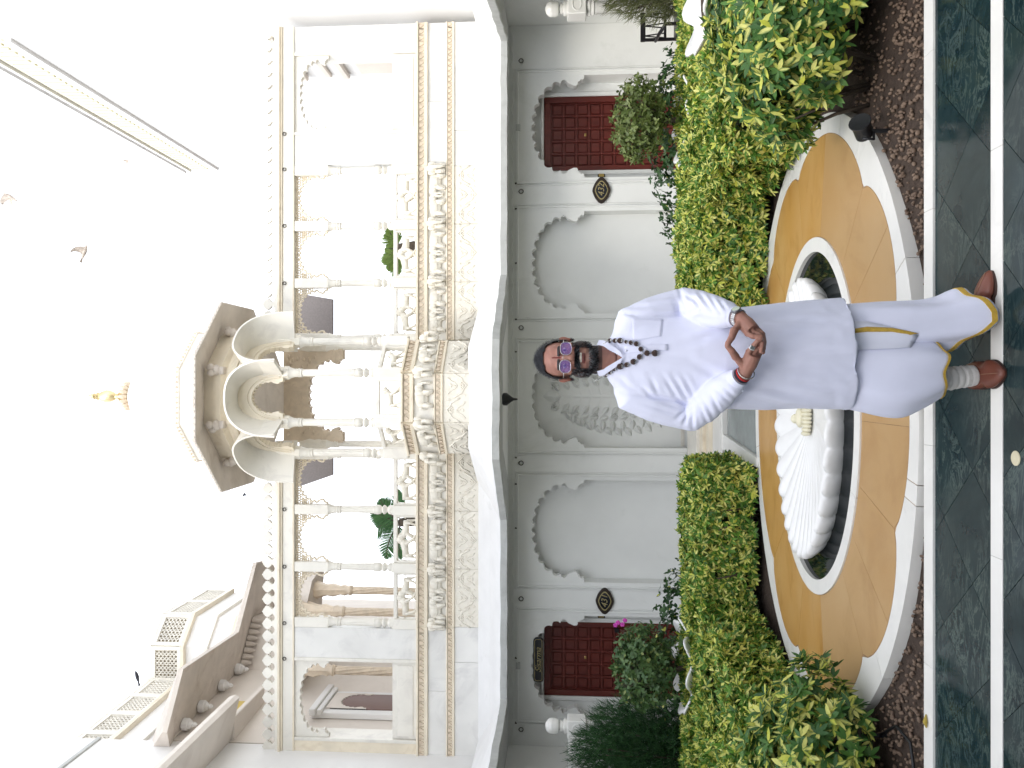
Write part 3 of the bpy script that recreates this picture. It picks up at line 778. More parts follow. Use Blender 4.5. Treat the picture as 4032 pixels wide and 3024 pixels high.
def lion_panel(w):
    fr_ = MB(); h0, h1 = Z4 + .003, 4.115
    fr_.box(-w/2, w/2, -.03, .03, h0, h0 + .022, .003); fr_.box(-w/2, w/2, -.034, .034, h1 - .05, h1, .005); fr_.box(-w/2, -w/2 + .028, -.03, .03, h0 + .022, h1 - .05); fr_.box(w/2 - .028, w/2, -.03, .03, h0 + .022, h1 - .05)
    f_ = fr_.build('lion_panel', 'marble')
    if w > .5:
        sculpt(LI, 'lion', f_, (-w*.21, 0, h0 + .015), False, 1.16); sculpt(LI, 'lion', f_, (w*.21, 0, h0 + .015), True, 1.08)
    else: sculpt(LI, 'lion', f_, (-.02, 0, h0 + .02), False, .95)
    return Proto(f_)
def column(z_top, fat=1.0):
    c = MB(); zt = z_top
    prof = [(.052, 4.135), (.058, 4.16), (.050, 4.185), (.030, 4.200), (.034, 4.212), (.056, 4.235), (.058, 4.255), (.034, 4.275), (.040, 4.285), (.056, 4.305), (.060, 4.345), (.054, 4.375), (.058, 4.385), (.048, 4.395)]
    top = [(.041, zt - .17), (.050, zt - .165), (.050, zt - .15), (.042, zt - .145), (.052, zt - .13), (.052, zt - .115), (.042, zt - .108), (.050, zt - .09), (.048, zt - .07), (.058, zt - .03), (.070, zt)]
    prof = [(r_ * fat * 1.10, z) for r_, z in prof + top]
    c.lathe(prof, (0, 0, 0), 24, flute=12, fl_amp=.12, fl_rng=(4.39, zt - .169))
    o = c.build('column', 'marble', None, 45)
    p = MB(); k = .068 * fat; p.box(-k, k, -k, k, Z4, 4.115, .006); p.box(-k*.9, k*.9, -k*.9, k*.9, 4.115, 4.136, .004); sub(p.build('pedestal', 'marble'), o)
    return o
gallery = thing('marble_gallery', (XC, WY, Z0), 'white marble upper gallery with carved elephant friezes slender columns and lace arches', 'gallery')
bx = [1.165, 1.955, 2.745]                      # centres of the open bays (relative to the axis)
colx = [1.56, 2.35]
BW = .79
back = MB()
for s_ in (-1, 1):
    x0, x1 = sorted((XC + s_ * .60, XC + s_ * 5.05)); back.box(x0, x1, WY + .06, WY + .45, 2.90, Z4 - .001)
back.build('base_wall', 'marble', gallery)
protos = bay_base(BW); lp = lion_panel(BW - .14)
for s_ in (-1, 1):
    for c in bx:
        for pr in protos: pr.put(gallery, (XC + s_ * c, WY, 0))
        lp.put(gallery, (XC + s_ * c, WY + .05, 0))
# front-facing elephant heads under each column
def head_mesh():
    e = MB(); e.ell((0, -.03, .16), (.05, .055, .06), 12, 8); e.ell((-.05, -.02, .165), (.03, .012, .045), 8, 6); e.ell((.05, -.02, .165), (.03, .012, .045), 8, 6)
    e.tube([(0, -.08, .15), (0, -.10, .10), (0, -.095, .05), (.01, -.10, .02)], [.026, .02, .015, .011], 7)
    for s_ in (-1, 1): e.tube([(s_*.03, -.03, .12), (s_*.034, -.04, .01)], [.03, .026], 7); e.tube([(s_*.03, -.07, .12), (s_*.035, -.11, .105)], [.007, .003], 5)
    return e.mesh('elephant_head')
EH = head_mesh()
for s_ in (-1, 1):
    for c in colx + [3.10]:
        o = sculpt(EH, 'elephant_head', gallery, (XC + s_ * c, WY - .012, Z2 + .006), False, 1.18); adopt(o, gallery)
colo = column(5.02); blk = MB(); blk.box(-.068, .068, -.06, .06, 5.02, 5.495, .006); sub(blk.build('impost_block', 'marble'), colo)
cp = Proto(colo)
for s_ in (-1, 1):
    for c in colx + [3.115, .80]: cp.put(gallery, (XC + s_ * c, WY + .05, 0))
# lace arches
def lace(half, spring, top, rise):
    t = MB(); h = arch_pts(half, rise, 5); out = [(x, spring + z) for x, z in h] + [(-x, spring + z) for x, z in reversed(h[:-1])]
    t.tube([(p[0], 0, p[1]) for p in out], .015, 6)
    xs_ = np.array([p[0] for p in h][::-1]); zs_ = np.array([p[1] for p in h][::-1])
    def zarch(x): 
        i = np.where(np.abs(xs_ - abs(x)) < .035)[0]
        return spring + (zs_[i].max() if len(i) else rise)
    p_ = .034; j = 0; z = spring + .02
    while z < top - .012:
        x = -half + (.5 * (j % 2)) * p_ + .012
        while x < half - .008:
            if z > zarch(x) + .010 or (abs(x) > half * .80 and z > spring + .06 + (half - abs(x)) * 3.0 and z > zarch(x) - .02):
                rr = .0165; t.tube([(x + rr * math.cos(a_), 0, z + rr * math.sin(a_)) for a_ in [2*math.pi*k/8 for k in range(9)]], .0082, 4, cap=False)
                if (j + int(x * 90)) % 3 == 0: t.ell((x, 0, z), (.008, .007, .008), 6, 4)
            x += p_
        z += p_ * .86; j += 1
    t.box(-half, half, -.022, .022, top - .012, top, .002)
    o = t.build('lace_arch', 'lace'); return Proto(o)
la = lace(.327, 5.045, 5.492, .40)
for s_ in (-1, 1):
    for c in bx: la.put(gallery, (XC + s_ * c, WY + .05, 0))
# end bays: slab, doorway with plain scalloped arch and parapet panel
for s_ in (-1, 1):
    def rng_(a_, b2): return sorted((XC + s_ * a_, XC + s_ * b2))
    for nm, a_, b2, z0, z1, y0, y1, mt in (('marble_slab', 3.185, 3.60, Z4, 5.495, .0, .16, 'marble_grey'), ('jamb', 3.60, 3.645, Z4, 5.495, -.015, .30, 'marble'), ('jamb', 4.70, 4.745, Z4, 5.495, -.015, .30, 'marble'), ('marble_slab', 4.745, 5.10, Z4, 5.60, .0, .30, 'marble_grey' if s_ > 0 else 'marble_cream'),
                                   ('parapet_panel', 3.65, 4.695, Z4, 4.13, .02, .08, 'marble'), ('dado_slab', 3.142, 3.62, Z0, Z1, .005, .06, 'marble_grey'), ('dado_slab', 3.623, 5.10, Z0, Z1, .002, .06, 'marble_grey'),
                                   ('frieze_slab', 3.142, 4.02, Z2 + .006, Z3, .003, .06, 'marble_grey'), ('frieze_slab', 4.023, 5.10, Z2 + .006, Z3, .006, .06, 'marble_grey')):
        x0, x1 = rng_(a_, b2); b_ = MB(); b_.box(x0, x1, WY + y0, WY + y1, z0, z1, .004); o = b_.build(nm, mt, gallery)
        if nm == 'parapet_panel':
            t = MB(); t.box(x0 + .04, x1 - .04, WY + .010, WY + .021, Z4 + .05, 4.06, .004); t.build('raised_field', mt, o)
    w_ = 1.955
    b_ = MB(); x0, x1 = rng_(3.142, 5.10); b_.box(x0, x1, WY - .022, WY + .06, Z1, Z1 + .028, .004); b_.box(x0, x1, WY - .010, WY + .06, Z1 + .028, Z2 - .012); b_.box(x0, x1, WY - .034, WY + .06, Z2 - .014, Z2 + .006, .004); bd = b_.build('border_band', 'marble_cream', gallery)
    r_ = leaf_row(w_, .062, 26); r_.v = [(x + (x0 + x1)/2, WY + y - .010, z + Z1 + .028) for x, y, z in r_.v]; r_.build('leaf_row', 'marble_beige', bd)
    b_ = MB(); b_.box(x0, x1, WY - .030, WY + .06, Z3, Z3 + .045, .005); b_.box(x0, x1, WY - .014, WY + .06, Z3 + .045, Z4 - .030); b_.box(x0, x1, WY - .055, WY + .06, Z4 - .030, Z4, .006); bd = b_.build('cornice_band', 'marble_cream', gallery)
    r_ = leaf_row(w_, .080, 23); r_.v = [(x + (x0 + x1)/2, WY + y - .014, z + Z3 + .045) for x, y, z in r_.v]; r_.build('leaf_row', 'marble_beige', bd)
    b_ = MB(); b_.prismY(arch_poly(XC + s_ * 4.17, .527, 5.02, .41, 5.494), WY + .02, WY + .09); b_.build('scalloped_arch', 'marble', gallery)
    # floor of the gallery behind the parapet
    x0, x1 = rng_(.6, 5.1); b_ = MB(); b_.box(x0, x1, WY + .30, WY + 1.0, 3.70, Z4 - .004); b_.build('gallery_floor', 'marble', gallery)
    # lintel, cornice, cresting
    x0, x1 = rng_(.62, 5.10)
    b_ = MB(); b_.box(x0, x1, WY - .010, WY + .14, 5.496, 5.66, .004); b_.build('lintel', 'marble', gallery)
    b_ = MB(); b_.box(x0, x1, WY - .020, WY + .02, 5.497, 5.52, .003); b_.box(x0, x1, WY - .032, WY + .15, 5.66, 5.685, .004); b_.box(x0, x1, WY - .055, WY + .16, 5.685, 5.72, .006); b_.build('cornice', 'marble_cream', gallery)
    b_ = MB(); b_.box(x0, x1, WY - .02, WY + .10, 5.72, 5.765, .004); b_.build('cresting_rail', 'marble', gallery)
    for c in (1.56, 2.35, 3.13, 3.62):
        b_ = MB(); b_.tube([(XC + s_*c + .022 * math.cos(a_), WY - .022, 5.63 + .022 * math.sin(a_)) for a_ in [2*math.pi*k/12 for k in range(13)]], .006, 5, cap=False); b_.build('ring', 'iron', gallery, True)
# merlons of the cresting
def merlon():
    t = MB(); hw = .085
    half = [(.085, 0), (.085, .012), (.060, .020), (.040, .035), (.030, .052), (.036, .066), (.056, .070), (.050, .082), (.076, .092), (.070, .104), (.082, .118), (.066, .136), (.068, .150), (.046, .158), (.040, .172), (.018, .178), (0, .196)]
    poly = half + [(-x, z) for x, z in reversed(half[:-1])]
    t.prismY(poly, -.02, .03); return Proto(t.build('merlon', 'marble'))
ml = merlon()
nm_ = 26
for s_ in (-1, 1):
    for k in range(nm_): ml.put(gallery, (XC + s_ * (.68 + .1705 * (k + .5)), WY + .03, 5.765))

# ================================================================== projecting pavilion
PY = 9.30
pav = thing('pavilion', (XC, 10.1, Z0), 'octagonal marble pavilion bay with curved hoods wide eave dome and gold finial', 'pavilion')
faces = [((XC, PY, 0), 0.0), ((XC + .515, PY + .21, 0), R(45)), ((XC - .515, PY + .21, 0), R(-45))]
FW = .60
pb = bay_base(FW); plp = lion_panel(FW - .15)
for loc, rz in faces:
    for pr in pb: pr.put(pav, loc, rz, (1 if rz == 0 else .97, 1, 1))
    n_ = Vector((math.sin(rz), -math.cos(rz), 0)); q = Vector(loc) - n_ * .05; plp.put(pav, tuple(q), rz)
core = MB(); core.prismZ([(XC-.30, PY+.055), (XC+.30, PY+.055), (XC+.70, PY+.46), (XC+.70, 10.9), (XC-.70, 10.9), (XC-.70, PY+.46)], 2.60, Z4 - .002); core.build('base', 'marble', pav)
for s_ in (-1, 1):
    b_ = MB(); x0, x1 = sorted((XC + s_*.69, XC + s_*.725)); b_.box(x0, x1, PY + .44, 10.36, Z0, Z4, .004); b_.build('return_slab', 'carving', pav)
verts8 = [(-.31, 0), (.31, 0), (.725, .42), (-.725, .42)]
pc = column(5.22, 1.0)
t = MB(); t.lathe([(.085, 5.22), (.085, 5.285)], (0, 0, 0), 6); t.lathe([(.070, 5.285), (.085, 5.33), (.078, 5.40), (.088, 5.47), (.075, 5.54), (.06, 5.62)], (0, 0, 0), 14, flute=7, fl_amp=.15, fl_rng=(5.3, 5.6)); sub(t.build('leaf_capital', 'carving', None, 40), pc)
pcp = Proto(pc)
for x, y in verts8: pcp.put(pav, (XC + x, PY + .06 + y, 0), 0)
for s_ in (-1, 1): pcp.put(pav, (XC + s_ * .70, 10.9, 0), 0)
for x, y in verts8:
    o = sculpt(EH, 'elephant_head', pav, (XC + x, PY + y - .008, Z2 + .006), False, 1.18); o.rotation_euler = (0, 0, math.atan2(x, .8 - y) if True else 0); adopt(o, pav)
# arched fronts and hoods
t = MB(); t.prismY(arch_poly(0, .215, 5.285, .40, 5.90, .315, 5), 0, .07); h = arch_pts(.245, .45, 5)
for rr, rad in ((.255, .014), (.29, .010)):
    t.tube([(rr * math.cos(a_) * 1.0, -.004, 5.32 + (rr * 1.45) * math.sin(a_)) for a_ in [math.pi * k / 20 for k in range(21)]], rad, 6)
pa = Proto(t.build('scalloped_arch', 'marble_cream'))
def hood_prof(n=28):
    out = []
    for k in range(n + 1):
        t = -1 + 2 * k / n; th = math.pi * (1 - (k / n))
        x = math.copysign(abs(math.cos(th)) ** .80, math.cos(th)); z = abs(math.sin(th)) ** .86
        out.append((x, z))
    return out
hp = hood_prof()
def hood_pt(u, d, off):
    x, z = hp[u]; half = .305 + .414 * d + off; return (x * half, -d, 5.285 + (.58 + off) * z - .03 * (d / .36) * (1 if abs(x) > .97 else 0))
t = MB(); nn = len(hp)
grid_i = [[hood_pt(u, d, 0) for u in range(nn)] for d in (0, .12, .24, .36)]; grid_o = [[hood_pt(u, d, .022) for u in range(nn)] for d in (0, .12, .24, .36)]
vv = [p for r_ in grid_i for p in r_] + [p for r_ in grid_o for p in r_]; no = 4 * nn; ff = []
for r_ in range(3):
    for u in range(nn - 1): ff.append((r_*nn+u, r_*nn+u+1, (r_+1)*nn+u+1, (r_+1)*nn+u)); ff.append((no+r_*nn+u, no+(r_+1)*nn+u, no+(r_+1)*nn+u+1, no+r_*nn+u+1))
for u in range(nn - 1): ff.append((3*nn+u, 3*nn+u+1, no+3*nn+u+1, no+3*nn+u))
for r_ in range(3):
    for u in (0, nn - 1): ff.append((r_*nn+u, (r_+1)*nn+u, no+(r_+1)*nn+u, no+r_*nn+u))
t.add(vv, ff); ph = Proto(t.build('curved_hood', 'marble', None, 40))
for loc, rz in faces: pa.put(pav, loc, rz, (1 if rz == 0 else .97, 1, 1)); ph.put(pav, loc, rz)
def octa(ap, z, cy=10.1):
    k = ap * math.tan(R(22.5)); return [(XC - k, cy - ap, z), (XC + k, cy - ap, z), (XC + ap, cy - k, z), (XC + ap, cy + k, z), (XC + k, cy + ap, z), (XC - k, cy + ap, z), (XC - ap, cy + k, z), (XC - ap, cy - k, z)]
b_ = MB(); b_.loft([octa(.80, 5.905), octa(.82, 5.95), octa(.80, 5.96), octa(.79, 6.02), octa(.86, 6.06), octa(.84, 6.075), octa(.80, 6.30)]); b_.build('entablature', 'marble_cream', pav)
b_ = MB(); b_.loft([octa(.79, 6.30), octa(1.225, 6.195), octa(1.23, 6.20), octa(1.23, 6.235), octa(1.20, 6.25), octa(.79, 6.42)]); b_.build('eave', 'eave_stone', pav)
dn = MB(); o8 = octa(1.232, 6.21)
for i in (0, 1, 2, 6, 7):
    p, q = Vector(o8[i]), Vector(o8[(i+1) % 8])
    for k in range(13): c_ = p.lerp(q, (k + .5) / 13); dn.ell(c_ + Vector((0, 0, .01)), (.012, .012, .016), 6, 4)
dn.build('eave_beads', 'marble', pav)['kind'] = 'stuff'
for th in (R(-90-22.5), R(-90+22.5), R(-90-67.5), R(-90+67.5)):
    b_ = MB(); ca, sa = math.cos(th), math.sin(th); c_ = Vector((XC + .88 * ca, 10.1 + .88 * sa, 6.12))
    tn = Vector((-sa, ca, 0)); on = Vector((ca, sa, 0))
    b_.ell(c_ + on * .02, (.07, .07, .055), 10, 7); b_.ell(c_ + on * .06 + tn * .02 + Vector((0, 0, .07)), (.05, .05, .05), 10, 7); b_.ell(c_ - tn * .05 + on * .05 + Vector((0, 0, .05)), (.045, .045, .05), 8, 6); b_.box(c_.x - .05, c_.x + .05, c_.y - .05, c_.y + .05, c_.z - .10, c_.z - .04, .01)
    b_.build('lion_bracket', 'eave_stone', pav, True)
b_ = MB(); b_.loft([octa(.83, 6.38), octa(.83, 6.60), octa(.85, 6.605), octa(.85, 6.66), octa(.83, 6.67)]); b_.build('drum', 'marble', pav)
b_ = MB(); o8 = octa(.853, 6.605); o9 = octa(.853, 6.66)
for i in (0, 1, 2, 6, 7):
    p, q = Vector(o8[i]), Vector(o8[(i+1) % 8]); nrm = Vector(((q-p).y, -(q-p).x, 0)).normalized()
    for k in range(11): c_ = p.lerp(q, (k + .5) / 11) + Vector((0, 0, .027)); b_.ell(c_, (.016, .016, .02), 6, 4)
b_.build('drum_border', 'marble_beige', pav)['kind'] = 'stuff'
dm = MB(); dm.lathe([(.80, 6.66), (.82, 6.72), (.80, 6.9), (.72, 7.12), (.58, 7.34), (.40, 7.52), (.22, 7.64), (.12, 7.70), (.05, 7.74)], (XC, 10.1, 0), 32, flute=16, fl_amp=.05, fl_rng=(6.7, 7.6)); dm.build('dome', 'marble', pav, True)
lt = MB()
for k in range(16):
    th = 2 * math.pi * k / 16; lt.tube([(XC + .10 * math.cos(th), 10.1 + .10 * math.sin(th), 7.70), (XC + .17 * math.cos(th), 10.1 + .17 * math.sin(th), 7.74), (XC + .20 * math.cos(th), 10.1 + .20 * math.sin(th), 7.80)], [.03, .035, .008], 6)
lt.build('lotus_collar', 'marble_beige', pav, True)
fi = MB(); fi.lathe([(.024, 7.74), (.03, 7.84), (.065, 7.87), (.04, 7.90), (.035, 7.93), (.055, 7.955), (.082, 8.02), (.086, 8.07), (.066, 8.13), (.04, 8.165), (.055, 8.19), (.03, 8.215), (.045, 8.235), (.03, 8.26), (.035, 8.28), (.012, 8.33), (.003, 8.37)], (XC, 10.1, 0), 20); fi.build('finial', 'gold', pav, 40)
b_ = MB(); b_.loft([octa(.72, 5.84), octa(.72, 5.88)]); b_.build('ceiling', 'eave_stone', pav)
b_ = MB(); b_.prismY(arch_poly(XC, .57, 4.98, .52, 5.86, .68, 6), 10.86, 10.98); b_.build('rear_arch', 'marble_beige', pav)
for s_ in (-1, 1):
    t = MB()
    for k in range(22):
        a_ = random.uniform(0, 1); z = random.uniform(5.2, 5.8); x = XC + s_ * (.30 + .3 * a_)
        if ((x - XC) / .42) ** 2 + ((z - 4.88) / .60) ** 2 > 2.1 and z > 5.35: t.ell((x, 10.855, z), (.035, .012, .02), 7, 4)
    t.build('rear_carving', 'marble_beige', pav, True)
for s_ in (-1, 1):                              # screens hung behind the pavilion
    x0, x1 = sorted((XC + s_ * 1.02, XC + s_ * 1.55)); z0 = 5.45
    t = MB(); t.prismY([(XC + s_*.95, 5.45), (XC + s_*1.28 if s_ < 0 else XC + s_*1.52, 5.45), (XC + s_*1.48 if s_ < 0 else XC + s_*1.62, 6.02), (XC + s_*.95, 6.10)], 11.9, 11.96); t.build('roof_screen', 'awning', pav)

# ================================================================== wings round the court
wl = thing('left_wing', (-5.05, 5, 0), 'tall pale wing of the palace rising at the upper left edge', 'building')
b_ = MB(); b_.box(-9, -4.892, -9, 10.95, -.02, 2.93); b_.build('lower_wall', 'plaster', wl)
b_ = MB(); b_.box(-9, -5.06, -9, 10.45, 2.93, 12.0); b_.build('wall', 'wing_white', wl)
b_ = MB(); b_.prismY([(-5.06, 7.15), (-4.42, 6.50), (-4.40, 6.42), (-4.43, 6.36), (-5.06, 6.50)], 3.0, 10.5); b_.build('chajja', 'wing_plaster', wl)
b_ = MB(); b_.box(-5.06, -5.03, 3, 10.45, 8.36, 8.42, .008); b_.build('moulding', 'concrete', wl)
wf = thing('corner_wing', (-5, 12.5, 0), 'beige corner wing with deep grey eave behind the left end of the gallery', 'building')
plan = [(-9, 10.46), (-5.05, 10.46), (-4.88, 12.7), (-4.15, 13.3), (-4.6, 16), (-9, 16)]
b_ = MB(); b_.prismZ(plan, 0, 7.32); b_.build('wall', 'wing_plaster', wf)
lip = [(-4.75, 10.05), (-4.05, 10.5), (-4.13, 12.36), (-3.15, 13.1), (-3.3, 14.2)]; inn = [(-5.2, 10.4), (-5.02, 10.5), (-4.90, 12.72), (-4.17, 13.32), (-4.4, 14.6)]
b_ = MB()
for k in range(4):
    a_, c_, d_, e_ = lip[k], lip[k+1], inn[k+1], inn[k]
    b_.add([(*a_, 7.18), (*c_, 7.18), (*d_, 7.31), (*e_, 7.31)], [(0, 1, 2, 3)]); b_.add([(*a_, 7.18), (*c_, 7.18), (*c_, 7.25), (*a_, 7.25)], [(0, 1, 2, 3)]); b_.add([(*a_, 7.25), (*c_, 7.25), (*d_, 7.62), (*e_, 7.62)], [(0, 1, 2, 3)])
b_.add([(*lip[0], 7.18), (*lip[0], 7.25), (*inn[0], 7.62), (*inn[0], 7.31)], [(0, 1, 2, 3)])
b_.build('eave', 'eave_stone', wf)
for x, y in ((-4.80, 12.5), (-4.84, 11.9), (-4.88, 11.2), (-4.93, 10.7)):
    b_ = MB(); b_.lathe([(.003, -.15), (.02, -.14), (.04, -.10), (.033, -.08), (.065, -.045), (.065, -.03), (.085, -.015), (.09, .06)], (x, y, 7.22), 12); b_.build('pendant_bracket', 'wing_white', wf, 40)
for k in range(8):
    p = Vector((-4.86, 12.7, 7.24)).lerp(Vector((-4.2, 13.25, 7.24)), (k + .5) / 8); b_ = MB(); b_.lathe([(.004, -.16), (.035, -.10), (.05, -.03), (.055, .03)], p + Vector((.06, -.06, 0)), 8); b_.build('lotus_drop', 'eave_stone', wf, 40)
# the cusped window seen through the left doorway
wy = MB(); wy.box(-4.99, -4.90, 11.15, 11.95, 3.6, 5.55, .01); wo = wy.build('window_surround', 'wing_white', wf)
t = MB(); t.box(-4.91, -4.885, 11.28, 11.82, 3.6, 5.30); t.build('window_pane', 'window_dark', wo)
t = MB(); pl = arch_poly(11.55, .27, 4.75, .45, 5.36); t.prism(pl, -4.905, -4.875, lambda p, d: (d, p[0], p[1])); t.build('cusped_head', 'wing_plaster', wo)
t = MB(); t.box(-4.93, -4.82, 11.08, 12.02, 5.46, 5.56, .012); t.box(-4.93, -4.85, 11.12, 11.98, 5.38, 5.46, .01); t.build('window_cornice', 'wing_white', wo)
# upper storey with pierced parapet and octagonal bastion
up_ = [(-5.35, 10.46), (-5.25, 13.0), (-4.62, 13.0), (-4.22, 13.4), (-4.22, 15), (-9, 15), (-9, 10.46)]
b_ = MB(); b_.prismZ(up_, 7.3, 8.46); b_.build('upper_storey', 'wing_white', wf)
def offs(poly, d): 
    return [(x + d * dx, y + d * dy) for (x, y), (dx, dy) in zip(poly[:5], ((1, 0), (1, -1), (.3, -1), (1, -.5), (1, 0)))]
for z, h_, d, mt in ((7.62, .05, .05, 'marble_beige'), (8.0, .06, .06, 'marble_cream'), (8.42, .06, .09, 'marble_beige'), (9.02, .06, .06, 'marble_cream')):
    e_ = offs(up_, d); pl = e_ + [(-9, 15), (-9, 10.5)] ; b_ = MB(); b_.prismZ(pl, z, z + h_); b_.build('string_course', 'marble' if mt == 'marble_cream' else 'marble_cream', wf)
e_ = offs(up_, .03)
segs = [(e_[0], e_[1], 4), (e_[1], e_[2], 1), (e_[2], e_[3], 1), (e_[3], e_[4], 2)]
for p, q, nseg in segs:
    p, q = Vector((*p, 0)), Vector((*q, 0)); d_ = (q - p); L_ = d_.length; u_ = d_.normalized()
    for k in range(nseg):
        a_ = p + u_ * (L_ * k / nseg); w_ = L_ / nseg
        T = Matrix.Translation(a_) @ Matrix(((u_.x, -u_.y, 0, 0), (u_.y, u_.x, 0, 0), (0, 0, 1, 0), (0, 0, 0, 1)))
        b_ = MB(); b_.box(0, .06, -.03, .03, 8.48, 9.02, M=T); b_.box(w_ - .06, w_, -.03, .03, 8.48, 9.02, M=T); b_.box(.06, w_ - .06, -.025, .025, 8.48, 8.55, M=T); b_.box(.06, w_ - .06, -.025, .025, 8.95, 9.02, M=T); o = b_.build('parapet_frame', 'marble', wf)
        t = MB(); nxx = max(3, int((w_ - .12) / .07)); 
        for i in range(nxx):
            for j in range(6):
                c_ = T @ Vector((.06 + (w_ - .12) * (i + .5) / nxx, 0, 8.58 + .068 * j)); t.tube([c_ + u_ * (.033 * math.cos(x_)) + Vector((0, 0, .033 * math.sin(x_))) for x_ in [2*math.pi*k2/7 for k2 in range(8)]], .011, 4, cap=False)
        t.build('pierced_panel', 'marble', o)
# twisted columns behind the gallery
for (x, y, lab) in ((-3.78, 12.45, 'cream twisted column behind the gallery'), (-3.55, 12.9, ''), (-4.55, 11.9, '')):
    t = MB(); n = 20; ringsv = []
    for k in range(60):
        z = 3.9 + 1.5 * k / 59; tw = z * 9
        ringsv.append([(x + (.06 + .008 * math.cos(7 * th + tw * 1.5)) * math.cos(th), y + (.06 + .008 * math.cos(7 * th + tw * 1.5)) * math.sin(th), z) for th in [2*math.pi*i/42 for i in range(42)]])
    t.loft(ringsv); o = t.build('twisted_column', 'marble_beige', wf, True)
    t = MB(); t.lathe([(.07, 5.40), (.09, 5.44), (.075, 5.48), (.10, 5.55), (.08, 5.62), (.12, 5.75), (.10, 5.85), (.16, 6.05), (.22, 6.3)], (x, y, 0), 14, flute=7, fl_amp=.2, fl_rng=(5.5, 6.1)); t.build('capital', 'marble_beige', o, 40)
    if not lab: pass
t = MB(); t.prismZ([(-3.95, 12.2), (-3.35, 12.7), (-3.2, 13.4), (-4.9, 13.0), (-4.9, 11.7)], 6.05, 6.3); t.build('balcony_slab', 'eave_stone', wf)
bxr = thing('yellow_crate', (-4.8, 11.0, 6.5), 'small yellow box sitting on the beige wing ledge at upper left', 'box')
t = MB(); t.box(-5.0, -4.80, 10.9, 11.25, 6.52, 6.72, .01); t.build('body', 'yellow_box', bxr); t = MB(); t.box(-5.01, -4.79, 10.89, 11.26, 6.72, 6.76, .01); t.build('lid', 'yellow_box', bxr)
t = MB(); t.box(-5.06, -4.72, 10.5, 11.6, 6.44, 6.519, .01); t.build('ledge_shelf', 'wing_plaster', wf)
wr = thing('right_wing', (5.1, 14, 0), 'bright white wing with a gilded cornice rising at the upper right', 'building')
b_ = MB(); b_.box(4.852, 9, -9, 10.95, -.02, 2.93); b_.build('lower_wall', 'plaster', wr)
b_ = MB(); b_.box(5.12, 9, 10.75, 17.6, 0, 12.5); b_.build('wall', 'wing_white', wr)
b_ = MB(); b_.box(5.06, 9, -9, 10.74, 2.93, 7.0); b_.build('near_wall', 'wing_white', wr)
b_ = MB(); b_.box(5.06, 5.12, 10.75, 17.6, 9.95, 10.03); b_.box(5.02, 5.12, 10.75, 17.62, 10.75, 10.85); b_.box(5.04, 5.12, 10.75, 17.61, 10.62, 10.68); b_.build('cornice', 'wing_white', wr)
b_ = MB(); b_.box(5.09, 5.12, 10.75, 17.6, 10.10, 10.60); b_.build('gilded_band', 'gilt_band', wr)
b_ = MB()
for k in range(46):
    y = 10.8 + 6.75 * (k + .5) / 46; b_.box(5.065, 5.09, y - .035, y + .035, 10.16, 10.54, .008)
b_.build('dentil', mat('gilt_dark', (.74, .69, .50), .5)[0], wr)
for z, d in ((6.0, .10), (5.6, .05), (5.3, .08)):
    b_ = MB(); b_.box(5.12 - d, 5.12, 10.75, 12.4, z, z + .12, .02); b_.build('moulding', 'wing_plaster', wr)
for (y0, y1, z0, z1) in ((10.95, 11.3, 4.2, 5.1), (11.4, 11.8, 4.2, 5.1), (11.9, 12.3, 4.2, 5.1)):
    b_ = MB(); b_.box(5.08, 5.12, y0, y1, z0, z1, .01); b_.build('wall_panel', 'wing_plaster', wr)
wo_ = thing('unseen_shade_wing', (0, -7.5, 0), 'plain unseen wing added behind the viewer to block light', 'building')  # unseen block added to hold back light from behind, height set by brightness
b_ = MB(); b_.box(-9, 9, -9.0, -6.5, -.02, 6.5); b_.build('wall', 'wing_white', wo_)
